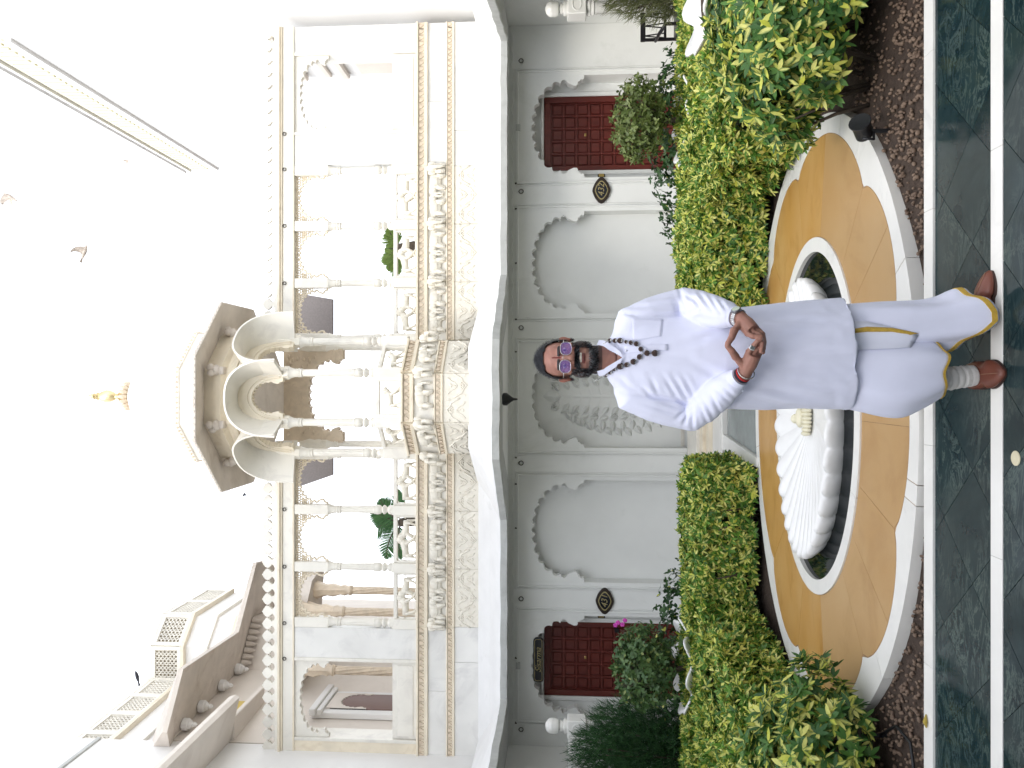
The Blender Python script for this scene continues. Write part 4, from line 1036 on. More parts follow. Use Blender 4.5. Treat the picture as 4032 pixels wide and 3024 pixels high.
# ================================================================== planting
def leaf_whorls(C, N, size, k=(6, 9), yellow=.4, droop=(-.35, .55), wid=.17, green=((.045, .13, .020), (.15, .31, .045)), cream=((.56, .59, .08), (.74, .72, .24)), rs=None):
    """palmate whorls of leaflets at centres C with axes N -> vertices, faces, colours (quads)"""
    rs = rs or rng; V = []; F = []; CO = []; off = 0
    n = len(C); cnt = rs.integers(k[0], k[1], n)
    tot = int(cnt.sum()); ci = np.repeat(np.arange(n), cnt)
    start = np.repeat(np.cumsum(cnt) - cnt, cnt); ang = (np.arange(tot) - start) / cnt[ci] * 2 * np.pi + rs.uniform(0, 6.28, n)[ci] + rs.normal(0, .18, tot)
    ax = N / np.linalg.norm(N, axis=1, keepdims=True); ref = np.where(np.abs(ax[:, 2:3]) < .9, np.array([[0, 0, 1.]]), np.array([[1., 0, 0]]))
    u = np.cross(ax, ref); u /= np.linalg.norm(u, axis=1, keepdims=True); v = np.cross(ax, u)
    el = rs.uniform(droop[0], droop[1], n)[ci] + rs.normal(0, .15, tot)
    rad = u[ci] * np.cos(ang)[:, None] + v[ci] * np.sin(ang)[:, None]
    d = rad * np.cos(el)[:, None] + ax[ci] * np.sin(el)[:, None]
    side = np.cross(d, ax[ci]); side /= np.linalg.norm(side, axis=1, keepdims=True) + 1e-9
    up_ = np.cross(side, d)
    sz = (size if np.isscalar(size) else size[ci]) * rs.uniform(.7, 1.15, tot); W = sz * wid * rs.uniform(.85, 1.15, tot); curl = rs.uniform(-.10, .16, tot)
    ts = (.06, .34, .70, 1.0); ws = (.25, .95, .85, .06); P_ = []
    for t, w_ in zip(ts, ws):
        c = C[ci] + d * (sz * t)[:, None] - ax[ci] * (sz * curl * t * t)[:, None]
        for s_, lift in ((-1, .12), (0, 0), (1, .12)):
            P_.append(c + side * (W * w_ * s_)[:, None] + up_ * (W * w_ * lift * abs(s_))[:, None])
    V = np.stack(P_, 1)                                   # tot,12,3
    g0, g1 = np.array(green[0]), np.array(green[1]); c0, c1 = np.array(cream[0]), np.array(cream[1])
    gmix = rs.random(n)[ci][:, None]; G_ = g0 + (g1 - g0) * gmix * rs.uniform(.6, 1.2, (tot, 1)); Y_ = c0 + (c1 - c0) * rs.random((tot, 1))
    kind = rs.random(tot); yk = (yellow if np.isscalar(yellow) else yellow[ci])
    CO = np.empty((tot, 12, 3)); full = (kind < yk * .35)[:, None]; part = (kind < yk)[:, None]
    for j in range(12):
        s_ = j % 3; centre = (s_ == 1)
        one = Y_ if centre else np.where(rs.random((tot, 1)) < .35, Y_, G_)
        CO[:, j] = np.where(full, Y_, np.where(part, one, G_))
    base = np.arange(tot)[:, None, None] * 12
    q = np.array([[r * 3 + s_, r * 3 + s_ + 1, r * 3 + s_ + 4, r * 3 + s_ + 3] for r in range(3) for s_ in range(2)])
    F = (base + q[None]).reshape(-1, 4)
    return V.reshape(-1, 3), F, CO.reshape(-1, 3)
def hash_noise(x, y, s):
    return np.sin(x * s + 1.3) * np.cos(y * s * 1.17 - .7) + .5 * np.sin(x * s * 2.3 - y * s * 1.9 + 2.1)
def box_points(x0, x1, y0, y1, z0, z1, dens, rnd=.12, depth=.10, sides=('top', 'front', 'left', 'right')):
    Cs, Ns = [], []
    def put(n_, f, nrm):
        n_ = int(n_); a = rng.random(n_); b = rng.random(n_); p = f(a, b); Cs.append(p); Ns.append(np.tile(nrm, (n_, 1)))
    lx, ly, lz = x1 - x0, y1 - y0, z1 - z0
    if 'top' in sides: put(lx * ly * dens, lambda a, b: np.stack([x0 + a * lx, y0 + b * ly, np.full_like(a, z1)], 1), (0, 0, 1.))
    if 'front' in sides: put(lx * lz * dens, lambda a, b: np.stack([x0 + a * lx, np.full_like(a, y0), z0 + b * lz], 1), (0, -1., .25))
    if 'left' in sides: put(ly * lz * dens, lambda a, b: np.stack([np.full_like(a, x0), y0 + a * ly, z0 + b * lz], 1), (-1., 0, .25))
    if 'right' in sides: put(ly * lz * dens, lambda a, b: np.stack([np.full_like(a, x1), y0 + a * ly, z0 + b * lz], 1), (1., 0, .25))
    C = np.concatenate(Cs); N = np.concatenate(Ns)
    # rounded corners and uneven clipping
    for ax_, lo, hi in ((0, x0, x1), (1, y0, y1)):
        e = np.minimum(C[:, ax_] - lo, hi - C[:, ax_]); k = np.clip(1 - e / rnd, 0, 1) * np.clip((C[:, 2] - z1 + rnd) / rnd, 0, 1); C[:, 2] -= k ** 2 * rnd * .5
    w_ = hash_noise(C[:, 0], C[:, 1] + C[:, 2], 4.5) * .022; C += N * w_[:, None]
    C -= N * (rng.random(len(C)) ** 2 * depth)[:, None]
    N = N + rng.normal(0, .45, N.shape)
    return C, N
def blob_points(c, r, n, zmin=.08):
    v = rng.normal(0, 1, (n * 2, 3)); v /= np.linalg.norm(v, axis=1, keepdims=True); v = v[(v[:, 2] > -.55)][:n]
    s = 1 + .10 * hash_noise(v[:, 0] * 2, v[:, 1] * 2 + v[:, 2], 3.0) - rng.random(len(v)) ** 2 * .28
    C = np.array(c) + v * np.array(r) * s[:, None]; N = v * np.array([1, 1, .8]) + np.array([0, 0, .35]) + rng.normal(0, .35, v.shape)
    k = C[:, 2] > zmin; return C[k], N[k]
def core_box(mb, x0, x1, y0, y1, z0, z1):
    mb.grid(max(2, int((x1 - x0) / .12)), 10, lambda u, v: (x0 + u * (x1 - x0), y0 + .02 * math.sin(9 * u * (x1-x0)), z0 + v * (z1 - z0)))
    mb.box(x0, x1, y0 + .03, y1, z0, z1)
def shrub_stems(mb, cx, cy, n, h, spread):
    for k in range(n):
        a_ = random.uniform(0, 6.28); r_ = random.uniform(.0, .18); x, y = cx + r_ * math.cos(a_), cy + r_ * math.sin(a_)
        d = random.uniform(.3, 1) * spread; p = [(x, y, -.04), (x + .3 * d * math.cos(a_), y + .3 * d * math.sin(a_), h * .3), (x + .7 * d * math.cos(a_), y + .7 * d * math.sin(a_), h * .62), (x + d * math.cos(a_), y + d * math.sin(a_), h * .9)]
        mb.tube(p, [.014, .011, .008, .005], 6)
def plant(name, loc, label, cat, pts, size, yellow, n_single=0, mt='leaf', stems=None, cores=(), group=None, **kw):
    root = thing(name, loc, label, cat, group)
    C = np.concatenate([p[0] for p in pts]); N = np.concatenate([p[1] for p in pts])
    if n_single:                                   # the whorls that show largest are pieces of their own
        vis = -(C - np.array([0, 0, 1.8])) * 1.0; dist = np.linalg.norm(vis, axis=1); facing = (vis / dist[:, None] * N / np.linalg.norm(N, axis=1, keepdims=True)).sum(1)
        score = facing - dist * .05 + rng.random(len(C)) * .4; pick = np.argsort(-score)[:n_single]
        protos_ = []
        for k in range(8):
            V, F, CO = leaf_whorls(np.zeros((1, 3)), np.array([[0, 0, 1.]]), size, yellow=yellow, **kw); me = fast_mesh('leaf_whorl', V, F, CO); me.materials.append(M[mt]); me.polygons.foreach_set('use_smooth', [True] * len(me.polygons)); protos_.append(me)
        for i in pick:
            o = bpy.data.objects.new('leaf_whorl', protos_[int(rng.integers(8))]); COL.objects.link(o); o.location = C[i]
            q = Vector(N[i]).to_track_quat('Z', 'Y') @ Quaternion((0, 0, 1), random.uniform(0, 6.28)); o.rotation_mode = 'QUATERNION'; o.rotation_quaternion = q; s_ = random.uniform(.9, 1.2); o.scale = (s_,) * 3; adopt(o, root)
        msk = np.ones(len(C), bool); msk[pick] = False; C, N = C[msk], N[msk]
    V, F, CO = leaf_whorls(C, N, size, yellow=yellow, **kw)
    me = fast_mesh('foliage', V, F, CO); o = link(me, 'foliage', mt, root, True); o['kind'] = 'stuff'
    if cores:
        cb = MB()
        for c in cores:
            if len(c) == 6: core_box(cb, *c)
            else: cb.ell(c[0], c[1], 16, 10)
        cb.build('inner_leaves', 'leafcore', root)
    if stems:
        sm = MB()
        for s_ in stems: shrub_stems(sm, *s_)
        sm.build('stems', 'bark', root, True)['kind'] = 'stuff'
    return root
HZ = .60
p1 = box_points(-4.5, -.74, 7.02, 7.95, 0.07, HZ, 860, sides=('top', 'front', 'right'))
p2 = box_points(-4.5, -2.25, 5.3, 7.05, .07, HZ - .02, 740, sides=('top', 'front', 'right'))
p2[0][:, 0] += np.where(p2[0][:, 0] > -2.6, .25 * (p2[0][:, 1] - 5.3) / 1.7, 0)
plant('hedge', (-2.5, 7.4, 0), 'clipped variegated hedge with a dark green side face beside the water channel', 'hedge', [p1, p2], .064, .47, 150,
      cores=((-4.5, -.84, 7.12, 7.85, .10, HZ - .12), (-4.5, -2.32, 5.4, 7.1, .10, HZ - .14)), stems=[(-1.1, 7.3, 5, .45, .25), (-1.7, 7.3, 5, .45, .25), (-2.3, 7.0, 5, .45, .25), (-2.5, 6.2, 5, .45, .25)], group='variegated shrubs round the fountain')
p1 = box_points(.30, 4.6, 6.95, 8.0, .07, HZ + .03, 860, sides=('top', 'front', 'left'))
p2 = box_points(1.72, 4.6, 5.75, 7.0, .07, HZ + .02, 740, sides=('top', 'front', 'left'))
p2[0][:, 0] -= np.where(p2[0][:, 0] < 2.1, .25 * (p2[0][:, 1] - 5.75) / 1.25, 0)
p3 = box_points(.55, 1.9, 6.68, 7.0, .07, HZ, 740, sides=('top', 'front', 'left'))
plant('hedge', (2.5, 7.4, 0), 'brightest yellow clipped hedge, seen behind the mans elbow', 'hedge', [p1, p2, p3], .064, .52, 150,
      cores=((.4, 4.6, 7.05, 7.9, .10, HZ - .12), (1.85, 4.6, 5.85, 7.1, .10, HZ - .14)), stems=[(.9, 7.1, 5, .45, .25), (1.5, 7.1, 5, .45, .25), (2.1, 6.3, 5, .45, .25)], group='variegated shrubs round the fountain')
p1 = blob_points((-2.62, 4.56, .32), (.92, .56, .40), 1500); p2 = blob_points((-3.1, 4.7, .36), (.95, .75, .44), 900)
plant('variegated_shrub', (-2.6, 4.8, 0), 'loose low variegated shrub spreading over the fountain rim below door 431', 'shrub', [p1, p2], .078, .42, 140,
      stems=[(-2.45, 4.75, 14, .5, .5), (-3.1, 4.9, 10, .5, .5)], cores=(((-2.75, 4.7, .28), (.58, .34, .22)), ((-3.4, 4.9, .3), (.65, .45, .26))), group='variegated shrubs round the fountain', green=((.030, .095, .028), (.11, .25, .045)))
p1 = blob_points((2.40, 4.68, .45), (.88, .60, .44), 2000, .08); p2 = blob_points((3.0, 4.85, .46), (.95, .70, .44), 1000, .08)
plant('variegated_shrub', (2.35, 4.9, 0), 'full tall variegated shrub with cream leaves nearest the kerb below door 432', 'shrub', [p1, p2], .078, .42, 150,
      stems=[(2.3, 4.85, 16, .6, .55), (2.9, 4.8, 14, .6, .6), (1.85, 4.75, 8, .5, .4)], cores=(((2.45, 4.85, .46), (.58, .38, .27)), ((3.1, 5.0, .46), (.68, .48, .28))), group='variegated shrubs round the fountain', green=((.030, .095, .028), (.11, .25, .045)))

# flowering shrubs in white scalloped bowls
def bowl_planter(x, y, z, r_, label):
    root = thing('bowl_planter', (x, y, 0), label, 'planter', 'white scalloped planters')
    t = MB(); n = 72; rings = []
    for rr, zz, am in ((.30, -z, 0), (.34, -z + .04, 0), (.20, -z + .10, 0), (.18, -.26, 0), (.45, -.20, .02), (.80, -.06, .06), (1.0, .0, .10), (1.04, .02, .11), (1.0, .03, .10), (.85, -.03, .06), (.70, -.06, .0)):
        rings.append([(x + r_ * (rr + am * math.cos(8 * th)) * math.cos(th), y + r_ * (rr + am * math.cos(8 * th)) * math.sin(th), z + zz + .035 * am * 10 * math.cos(8 * th) * (1 if rr > .7 else 0)) for th in [2*math.pi*i/n for i in range(n)]])
    t.loft(rings); t.build('bowl', 'shell_marble', root, True)
    t = MB(); t.ell((x, y, z - .05), (r_ * .72, r_ * .72, .03), 20, 6); t.build('earth', 'soil', root, True); return root
bowl_planter(2.60, 7.62, HZ - .0, .40, 'white scalloped planter bowl holding the rounded shrub by door 432')
bowl_planter(-2.78, 7.62, HZ - .0, .42, 'white scalloped planter bowl holding the flowering shrub by door 431')
bowl_planter(2.78, 5.30, HZ + .24, .46, 'white planter bowl rim between the near shrub and the hedge')
def small_shrub(name, x, y, z0, z1, rx, label, cat, n, size, flowers, seed, green, trunk=True, group=None):
    root = thing(name, (x, y, 0), label, cat, group); zc = (z0 + z1) / 2; rs = np.random.default_rng(seed)
    v = rs.normal(0, 1, (n, 3)); v /= np.linalg.norm(v, axis=1, keepdims=True); r_ = 1 - rs.random(n) ** 2 * .5
    s = 1 + .12 * hash_noise(v[:, 0] * 2, v[:, 1] * 2 + v[:, 2] * 3, 2.5)
    C = np.array([x, y, zc]) + v * np.array([rx, rx * .9, (z1 - z0) / 2]) * (r_ * s)[:, None]; C[:, 2] += np.where(rs.random(n) < .10, -rs.random(n) * .22, 0)
    V, F, CO = leaf_whorls(C, v + rs.normal(0, .6, v.shape), size, k=(3, 5), yellow=.10, wid=.28, green=green, cream=((.20, .26, .08), (.30, .34, .12)), rs=rs); me = fast_mesh('foliage', V, F, CO); o = link(me, 'foliage', 'leaf', root, True); o['kind'] = 'stuff'
    sm = MB()
    for k in range(26):
        a_ = random.uniform(0, 6.28); q = random.uniform(.3, 1.05); zt = zc + random.uniform(-.2, 1.0) * (z1 - z0) * .45
        sm.tube([(x, y, z0 - .05), (x + .25 * rx * q * math.cos(a_), y + .25 * rx * q * math.sin(a_), z0 + .05), (x + rx * q * math.cos(a_), y + rx * q * math.sin(a_), zt)], [.010, .007, .003], 5)
    sm.tube([(x + .02, y, .45), (x - .02, y, z0 - .02), (x, y, z0 + .12)], [.032, .026, .018], 8); sm.build('trunk', 'bark', root, True)
    if flowers:
        fm = MB()
        for fx, fy, fz in flowers:
            for k in range(5): a_ = k * 1.257; fm.ell((fx + .012 * math.cos(a_), fy, fz + .012 * math.sin(a_)), (.012, .006, .012), 6, 4)
        fm.build('blossom', 'petal', root, True)
    return root
gA = ((.08, .12, .03), (.20, .25, .085)); gB = ((.05, .11, .04), (.12, .20, .07))
f2 = [(P(1335, 1345, 7.35).x, 7.35, P(1335, 1345, 7.35).z), (P(1330, 1352, 7.35).x, 7.37, P(1330, 1352, 7.35).z), (P(1345, 1350, 7.35).x, 7.36, P(1345, 1350, 7.35).z), (P(1340, 1340, 7.35).x, 7.35, P(1350, 1340, 7.35).z)]
f1 = [(P(1322, 238, 7.35).x, 7.33, P(1322, 238, 7.35).z), (P(1328, 350, 7.35).x, 7.35, P(1328, 350, 7.35).z)]
small_shrub('bougainvillea', 2.62, 7.62, .80, 1.30, .40, 'rounded olive bougainvillea bush clipped in front of the red door 432', 'shrub', 900, .048, None, 3, gA)
small_shrub('bougainvillea', -2.80, 7.62, .72, 1.31, .40, 'green bougainvillea with a magenta blossom in front of the red door 431', 'shrub', 900, .052, f2, 4, gB)
for (x, y, z, s_, lab) in ((2.35, 8.35, .75, .30, 'dark leafy plant along the hedge under the door that has no name sign'), (-3.2, 8.30, .70, .30, 'dark leafy plant along the hedge under the door with the black name sign')):
    C, N = blob_points((x + .25, y, z - .15), (1.0, .22, .26), 340, .3)
    plant('leafy_plant', (x, y, 0), lab, 'plant', [(C, N)], .055, .03, 0, k=(3, 6), wid=.3, green=((.02, .06, .02), (.05, .12, .03)))
# feathery conifers at both ends
def feathery(x, y, h, rx, label, cols, seed, n=5200):
    root = thing('feathery_conifer', (x, y, 0), label, 'shrub', 'feathery conifers'); rs = np.random.default_rng(seed); V = []; F = []; CO = []
    v = rs.normal(0, 1, (n, 3)); v /= np.linalg.norm(v, axis=1, keepdims=True); r_ = 1 - rs.random(n) ** 1.6 * .75
    C = np.array([x, y, h * .55]) + v * np.array([rx, rx * .8, h * .45]) * r_[:, None] * (1 + .10 * hash_noise(v[:, 0] * 3, v[:, 2] * 3, 2.2))[:, None]
    d = v * .6 + np.array([0, 0, .8]) + rs.normal(0, .4, v.shape); d /= np.linalg.norm(d, axis=1, keepdims=True)
    L_ = rs.uniform(.05, .13, n); c0, c1 = np.array(cols[0]), np.array(cols[1])
    for k in range(5):                              # thin needles fanning off each twig
        dd = d + rs.normal(0, .35, d.shape); dd /= np.linalg.norm(dd, axis=1, keepdims=True); sd_ = np.cross(dd, rs.normal(0, 1, d.shape)); sd_ /= np.linalg.norm(sd_, axis=1, keepdims=True)
        w_ = .0032; o = len(V) and sum(len(q) for q in V)
        A = C + d * (L_ * .15 * k)[:, None]; B = A + dd * (L_ * .8)[:, None]
        q = np.stack([A - sd_ * w_, A + sd_ * w_, B + sd_ * w_ * .3, B - sd_ * w_ * .3], 1).reshape(-1, 3); V.append(q); F.append(np.arange(len(q)).reshape(-1, 4) + o)
        cc = c0 + (c1 - c0) * rs.random((n, 1)); CO.append(np.repeat(cc, 4, 0))
    me = fast_mesh('foliage', np.concatenate(V), np.concatenate(F), np.concatenate(CO)); o = link(me, 'foliage', 'leaf_soft', root); o['kind'] = 'stuff'
    t = MB()
    for k in range(18):
        a_ = random.uniform(0, 6.28); q = random.uniform(.2, .85); t.tube([(x, y, .0), (x + .3 * rx * q * math.cos(a_), y + .3 * rx * q * math.sin(a_), h * .35), (x + rx * q * math.cos(a_), y + rx * .8 * q * math.sin(a_), h * random.uniform(.5, .9))], [.016, .010, .004], 5)
    t.build('branches', 'bark', root, True)
feathery(-4.05, 8.35, 1.62, .62, 'dense dark green feathery conifer in front of the left balustrade post', ((.014, .05, .02), (.045, .13, .035)), 5, 6500)
feathery(4.25, 8.2, 1.42, .34, 'thin drying olive conifer in front of the right balustrade post', ((.10, .12, .05), (.20, .21, .10)), 6, 2600)

# ================================================================== balustrades with ball finials
def balustrade(x, y, sgn, label):
    root = thing('balustrade', (x, y, 0), label, 'balustrade', 'stair balustrades')
    t = MB(); t.lathe([(.085, .0), (.085, .2), (.07, .25), (.07, 1.40), (.075, 1.42), (.075, 1.43)], (x, y, 0), 28, flute=14, fl_amp=.10, fl_rng=(.25, 1.41)); t.lathe([(.06, 1.43), (.085, 1.445), (.085, 1.465), (.07, 1.475), (.09, 1.49), (.09, 1.51), (.07, 1.53)], (x, y, 0), 22)
    po = t.build('post', 'marble_white', root, 40)
    t = MB(); t.box(x - .105, x + .105, y - .105, y + .105, 1.53, 1.745, .010); t.build('block', 'marble_white', po)
    t = MB(); t.tube([(x + .07 * math.cos(a_), y - .106, 1.638 + .05 * math.sin(a_)) for a_ in [2*math.pi*k/24 for k in range(25)]], .006, 6, cap=False); t.build('oval_moulding', 'marble_white', po, True)
    t = MB(); t.lathe([(.075, 1.745), (.085, 1.76), (.085, 1.785), (.05, 1.795), (.062, 1.81), (.062, 1.825), (.035, 1.835), (.075, 1.85), (.088, 1.885), (.086, 1.90), (.086, 1.905), (.088, 1.91), (.082, 1.95), (.06, 1.98), (.02, 1.998)], (x, y, 0), 26); t.build('ball_finial', 'marble_white', po, 40)
    x0, x1 = sorted((x + sgn * .105, x + sgn * 2.0)); t = MB(); t.box(x0, x1, y - .055, y + .055, 1.60, 1.735, .012); t.build('handrail', 'marble_white', root)
    t = MB(); t.box(x0, x1, y - .04, y + .04, 1.50, 1.535, .004); t.box(x0, x1, y - .04, y + .04, .10, .16, .004)
    k = x0 + .06
    while k < x1: t.box(k - .015, k + .015, y - .03, y + .03, .16, 1.50); k += .16
    t.build('open_panel', 'marble_white', root)
balustrade(-3.92, 8.75, -1, 'white marble balustrade with ball finial post at the left edge beside the dark conifer')
balustrade(4.30, 8.75, 1, 'white marble balustrade with ball finial post at the right edge beside the dry conifer')
# black garden chair
cx, cy = 4.36, 9.1
chair = thing('garden_chair', (cx, cy, 0), 'black metal garden chair half hidden behind the hedge at right', 'chair')
for dx in (-.2, .2):
    for dy in (-.2, .2):
        t = MB(); t.box(cx + dx - .015, cx + dx + .015, cy + dy - .015, cy + dy + .015, .02, .86 if dy > 0 else .62); t.build('leg', 'black_metal', chair)
t = MB(); t.box(cx - .22, cx + .22, cy - .22, cy + .22, .42, .46, .01); t.build('seat', 'black_metal', chair)
t = MB(); t.box(cx - .22, cx + .22, cy + .19, cy + .22, .80, .86, .008); t.box(cx - .2, cx + .2, cy + .195, cy + .215, .55, .58)
for k in range(7): q = cx - .18 + .06 * k; t.tube([(q, cy + .205, .56), (q + .03 * (-1) ** k, cy + .205, .82)], .008, 5)
t.build('backrest', 'black_metal', chair)
for dx in (-.22, .22):
    t = MB(); t.tube([(cx + dx, cy - .22, .62), (cx + dx, cy, .66), (cx + dx, cy + .2, .68)], [.02, .022, .018], 8); t.build('armrest', 'black_metal', chair, True)

# ================================================================== palms beyond the gallery
def palm(x, y, z, fronds, label, seed, col):
    root = thing('palm', (x, y, z), label, 'palm', 'palms behind the gallery'); rs = np.random.default_rng(seed); random.seed(seed)
    V = []; F = []; CO = []; o = 0; st_ = MB()
    for (az, el, L_, dr) in fronds:
        pts = []
        for k in range(15):
            t = k / 14; pts.append(Vector((x + L_ * t * math.cos(az) * math.cos(el), y + .4 * L_ * t * math.sin(az), z + L_ * (t * math.sin(el) - dr * t * t))))
        st_.tube(pts, [.014 * (1 - .8 * k / 14) + .002 for k in range(15)], 5)
        for k in range(56):
            t = .12 + .88 * k / 55; i = min(13, int(t * 14)); p = pts[i].lerp(pts[i+1], t * 14 - i); tg = (pts[i+1] - pts[i]).normalized()
            for s_ in (-1, 1):
                sd_ = tg.cross(Vector((.2, -1, .1))).normalized() * s_; ll = (.30 * math.sin(math.pi * min(1, t * .9 + .12)) + .05) * L_ / 1.0
                d = (sd_ * .85 + tg * .75 + Vector((0, random.uniform(-.3, .3), -.10))).normalized(); w_ = tg * .0075
                tip = p + d * ll + Vector((0, 0, -.05 * ll)); mid = p + d * ll * .5
                V += [p - w_ * .6, p + w_ * .6, mid + w_, mid - w_, mid - w_, mid + w_, tip + w_ * .1, tip - w_ * .1]; F += [(o, o+1, o+2, o+3), (o+4, o+5, o+6, o+7)]; o += 8
                c = np.array(col[0]) + (np.array(col[1]) - np.array(col[0])) * random.random(); CO += [c] * 8
    me = fast_mesh('fronds', np.array([tuple(v) for v in V]), np.array(F), np.array(CO)); q = link(me, 'fronds', 'leaf_soft', root); q['kind'] = 'stuff'
    st_.tube([(x, y, 2.0), (x + .03, y, z - .3), (x, y, z)], [.10, .09, .07], 10); st_.build('trunk', 'bark', root, True)
pp = P(845, 1115, 12.2)
palm(pp.x - .1, 12.2, pp.z - .15, [(R(20), R(75), .75, .35), (R(150), R(80), .85, .5), (R(170), R(40), .8, .35), (R(10), R(55), .65, .3), (R(190), R(10), .6, .2), (R(0), R(15), .55, .2), (R(100), R(85), .6, .3)], 'green palm fronds showing through the bay left of the pavilion', 11, ((.035, .12, .04), (.08, .20, .06)))
pp = P(850, 535, 12.2)
palm(pp.x, 12.2, pp.z - .1, [(R(20), R(60), .5, .4), (R(160), R(60), .55, .4), (R(180), R(25), .55, .3), (R(0), R(25), .5, .3), (R(90), R(85), .35, .2), (R(10), R(42), .5, .3), (R(170), R(42), .5, .3)], 'yellow green palm fronds showing behind the lion panel right of the pavilion', 12, ((.10, .17, .03), (.17, .25, .05)))
random.seed(21)

# ================================================================== birds
def bird(a, b, Y, span, roll, label, mt='feather', perched=False):
    p = P(a, b, Y); root = thing('bird', tuple(p), label, 'bird', 'pigeons in the sky' if not perched else None)
    Mx = Matrix.Rotation(roll, 3, 'Y'); t = MB()
    def T(q): return p + Mx @ Vector(q) * span
    t.tube([T(q) for q in ((-.30, 0, -.02), (-.16, 0, 0), (.0, 0, .01), (.16, 0, .03), (.25, 0, .05), (.31, 0, .045))], [k * span for k in (.02, .06, .085, .07, .045, .012)], 8)
    if not perched:
        for s_ in (-1, 1):
            sec = []
            for k in range(7):
                u = k / 6; c = Vector((.06 - .25 * u * u, s_ * (.06 + .30 * u), .04 + .30 * math.sin(u * 1.7))); w_ = .16 * (1 - .65 * u); sec.append([T(c + Vector((w_, 0, 0))), T(c + Vector((0, 0, .012))), T(c + Vector((-w_, 0, -.02))), T(c + Vector((0, 0, -.008)))])
            t.loft(sec)
    t.loft([[T((-.26, s_, z_)) for s_, z_ in ((-.03, 0), (.03, 0), (.03, .015), (-.03, .015))], [T((-.46, s_, z_)) for s_, z_ in ((-.09, -.03), (.09, -.03), (.09, -.02), (-.09, -.02))]])
    t.build('body', mt, root, 60)
    return root
bird(22, 425, 9.5, .34, R(-55), 'brown pigeon flying near the upper corner of the sky')
bird(183, 545, 10.5, .34, R(25), 'pale pigeon with raised wings flying towards the pavilion roof')
bird(297, 1462, 11.9, .32, R(-10), 'dark bird perched on the pierced parapet at upper left', 'crow', True)
bird(530, 1068, 12.5, .12, R(-30), 'tiny distant bird beside the pavilion eave', 'crow')
bird(275, 350, 14.0, .16, R(40), 'tiny distant bird beside the gilded cornice', 'feather')

# ================================================================== garden lights, cable, floor disc, fallen leaf
def spot(x, y, rz, label):
    root = thing('garden_spotlight', (x, y, 0), label, 'spotlight', 'black garden spotlights'); T = Matrix.Translation((x, y, 0)) @ Matrix.Rotation(rz, 4, 'Z')
    t = MB(); t.tube([T @ Vector((0, 0, -.04)), T @ Vector((0, 0, .08))], .012, 8); t.build('stake', 'black_plastic', root)
    t = MB(); t.lathe([(.03, -.07), (.045, -.06), (.048, .02), (.06, .05), (.058, .055), (.02, .05)], (0, 0, 0), 18, M=T @ Matrix.Translation((0, -.02, .13)) @ Matrix.Rotation(R(60), 4, 'X')); t.build('lamp_head', 'black_plastic', root, 40)
    t = MB(); t.tube([T @ Vector(q) for q in ((-.06, 0, .13), (-.065, 0, .07), (0, 0, .06), (.065, 0, .07), (.06, 0, .13))], .008, 6); t.build('bracket', 'black_plastic', root, True)
spot(1.42, 4.40, R(30), 'black garden spotlight under the tall shrub on the pebbles')
spot(-1.98, 4.42, R(-30), 'black garden spotlight with looping cable under the loose shrub')
spot(.72, 6.86, R(10), 'black garden spotlight at the foot of the hedge behind the standing man')
t = MB(); t.tube([(-1.98, 4.42, .02), (-1.85, 4.25, .0), (-1.86, 4.08, .0), (-2.05, 4.02, .0), (-2.3, 4.05, -.01), (-2.6, 4.02, -.01), (-2.9, 4.1, -.02)], .008, 6)
tag(t.build('cable', 'black_plastic', None, True), 'thin black cable looping over the pebbles beside the kerb', 'cable')
t = MB(); q = G(2195, 990); t.lathe([(.030, .0005), (.030, .003), (.027, .005), (.0, .005)], (q.x, q.y, 0), 32)
fd = t.build('floor_disc', mat('disc_brass', (.66, .60, .42), .45, .05, 20)[0], None, 30); tag(fd, 'round pale brass disc set in the dark floor in front of the fountain', 'disc')
q = G(2009, 1559); t = MB(); t.tube([(q.x - .03, q.y + .0, .018), (q.x, q.y - .005, .026), (q.x + .035, q.y + .004, .017)], [.003, .011, .002], 6)
tag(t.build('fallen_leaf', 'dry_leaf', None, True), 'curled dry leaf lying on the white kerb below the loose shrub', 'leaf')
# ================================================================== the man
from mathutils.bvhtree import BVHTree
mat('skin', (.2, .1, .06), .48, attr=True, spec=.35, sss=.06)
mat('hair', (.02, .02, .02), .55, attr=True, spec=.25)
_, n_, b_, noise_, ramp_, mix_ = mat('cotton', (.76, .78, .95), .85, .03, 6, bump=.10, bscale=700, spec=.2)
b_.inputs['Sheen Weight'].default_value = .15
mat('cotton_white', (.78, .80, .94), .85, .03, 8, bump=.10, bscale=600, spec=.2)
mat('sock', (.62, .61, .60), .9, .04, 8, bump=.2, bscale=300, spec=.2)
mat('gold_border', (.55, .36, .06), .5, .15, 60, spec=.5)
mat('leather', (.15, .045, .028), .38, .18, 12, bump=.15, bscale=200)
mat('sole', (.05, .025, .02), .7)
mat('bead', (.055, .028, .021), .55, .3, 120, bump=.9, bscale=260)
mat('silver', (.78, .78, .78), .22, metal=1.0)
mat('steel_dark', (.25, .26, .28), .3, metal=1.0)
mat('dial', (.55, .62, .52), .2)
mat('thread_red', (.45, .02, .02), .8)
mat('thread_dark', (.01, .012, .03), .8)
mat('lens', (.22, .13, .46), .05, alpha=.42, spec=.8)
mat('eye_white', (.65, .62, .58), .2)
mat('teeth', (.70, .66, .58), .3)
MX, MY = .107, 3.36
man = thing('person', (.15, 3.33, 0), 'smiling bearded man in white kurta and gold bordered dhoti, tinted glasses, fingers joined', 'person')
def V3(a, b, y): return P(a, b, y)
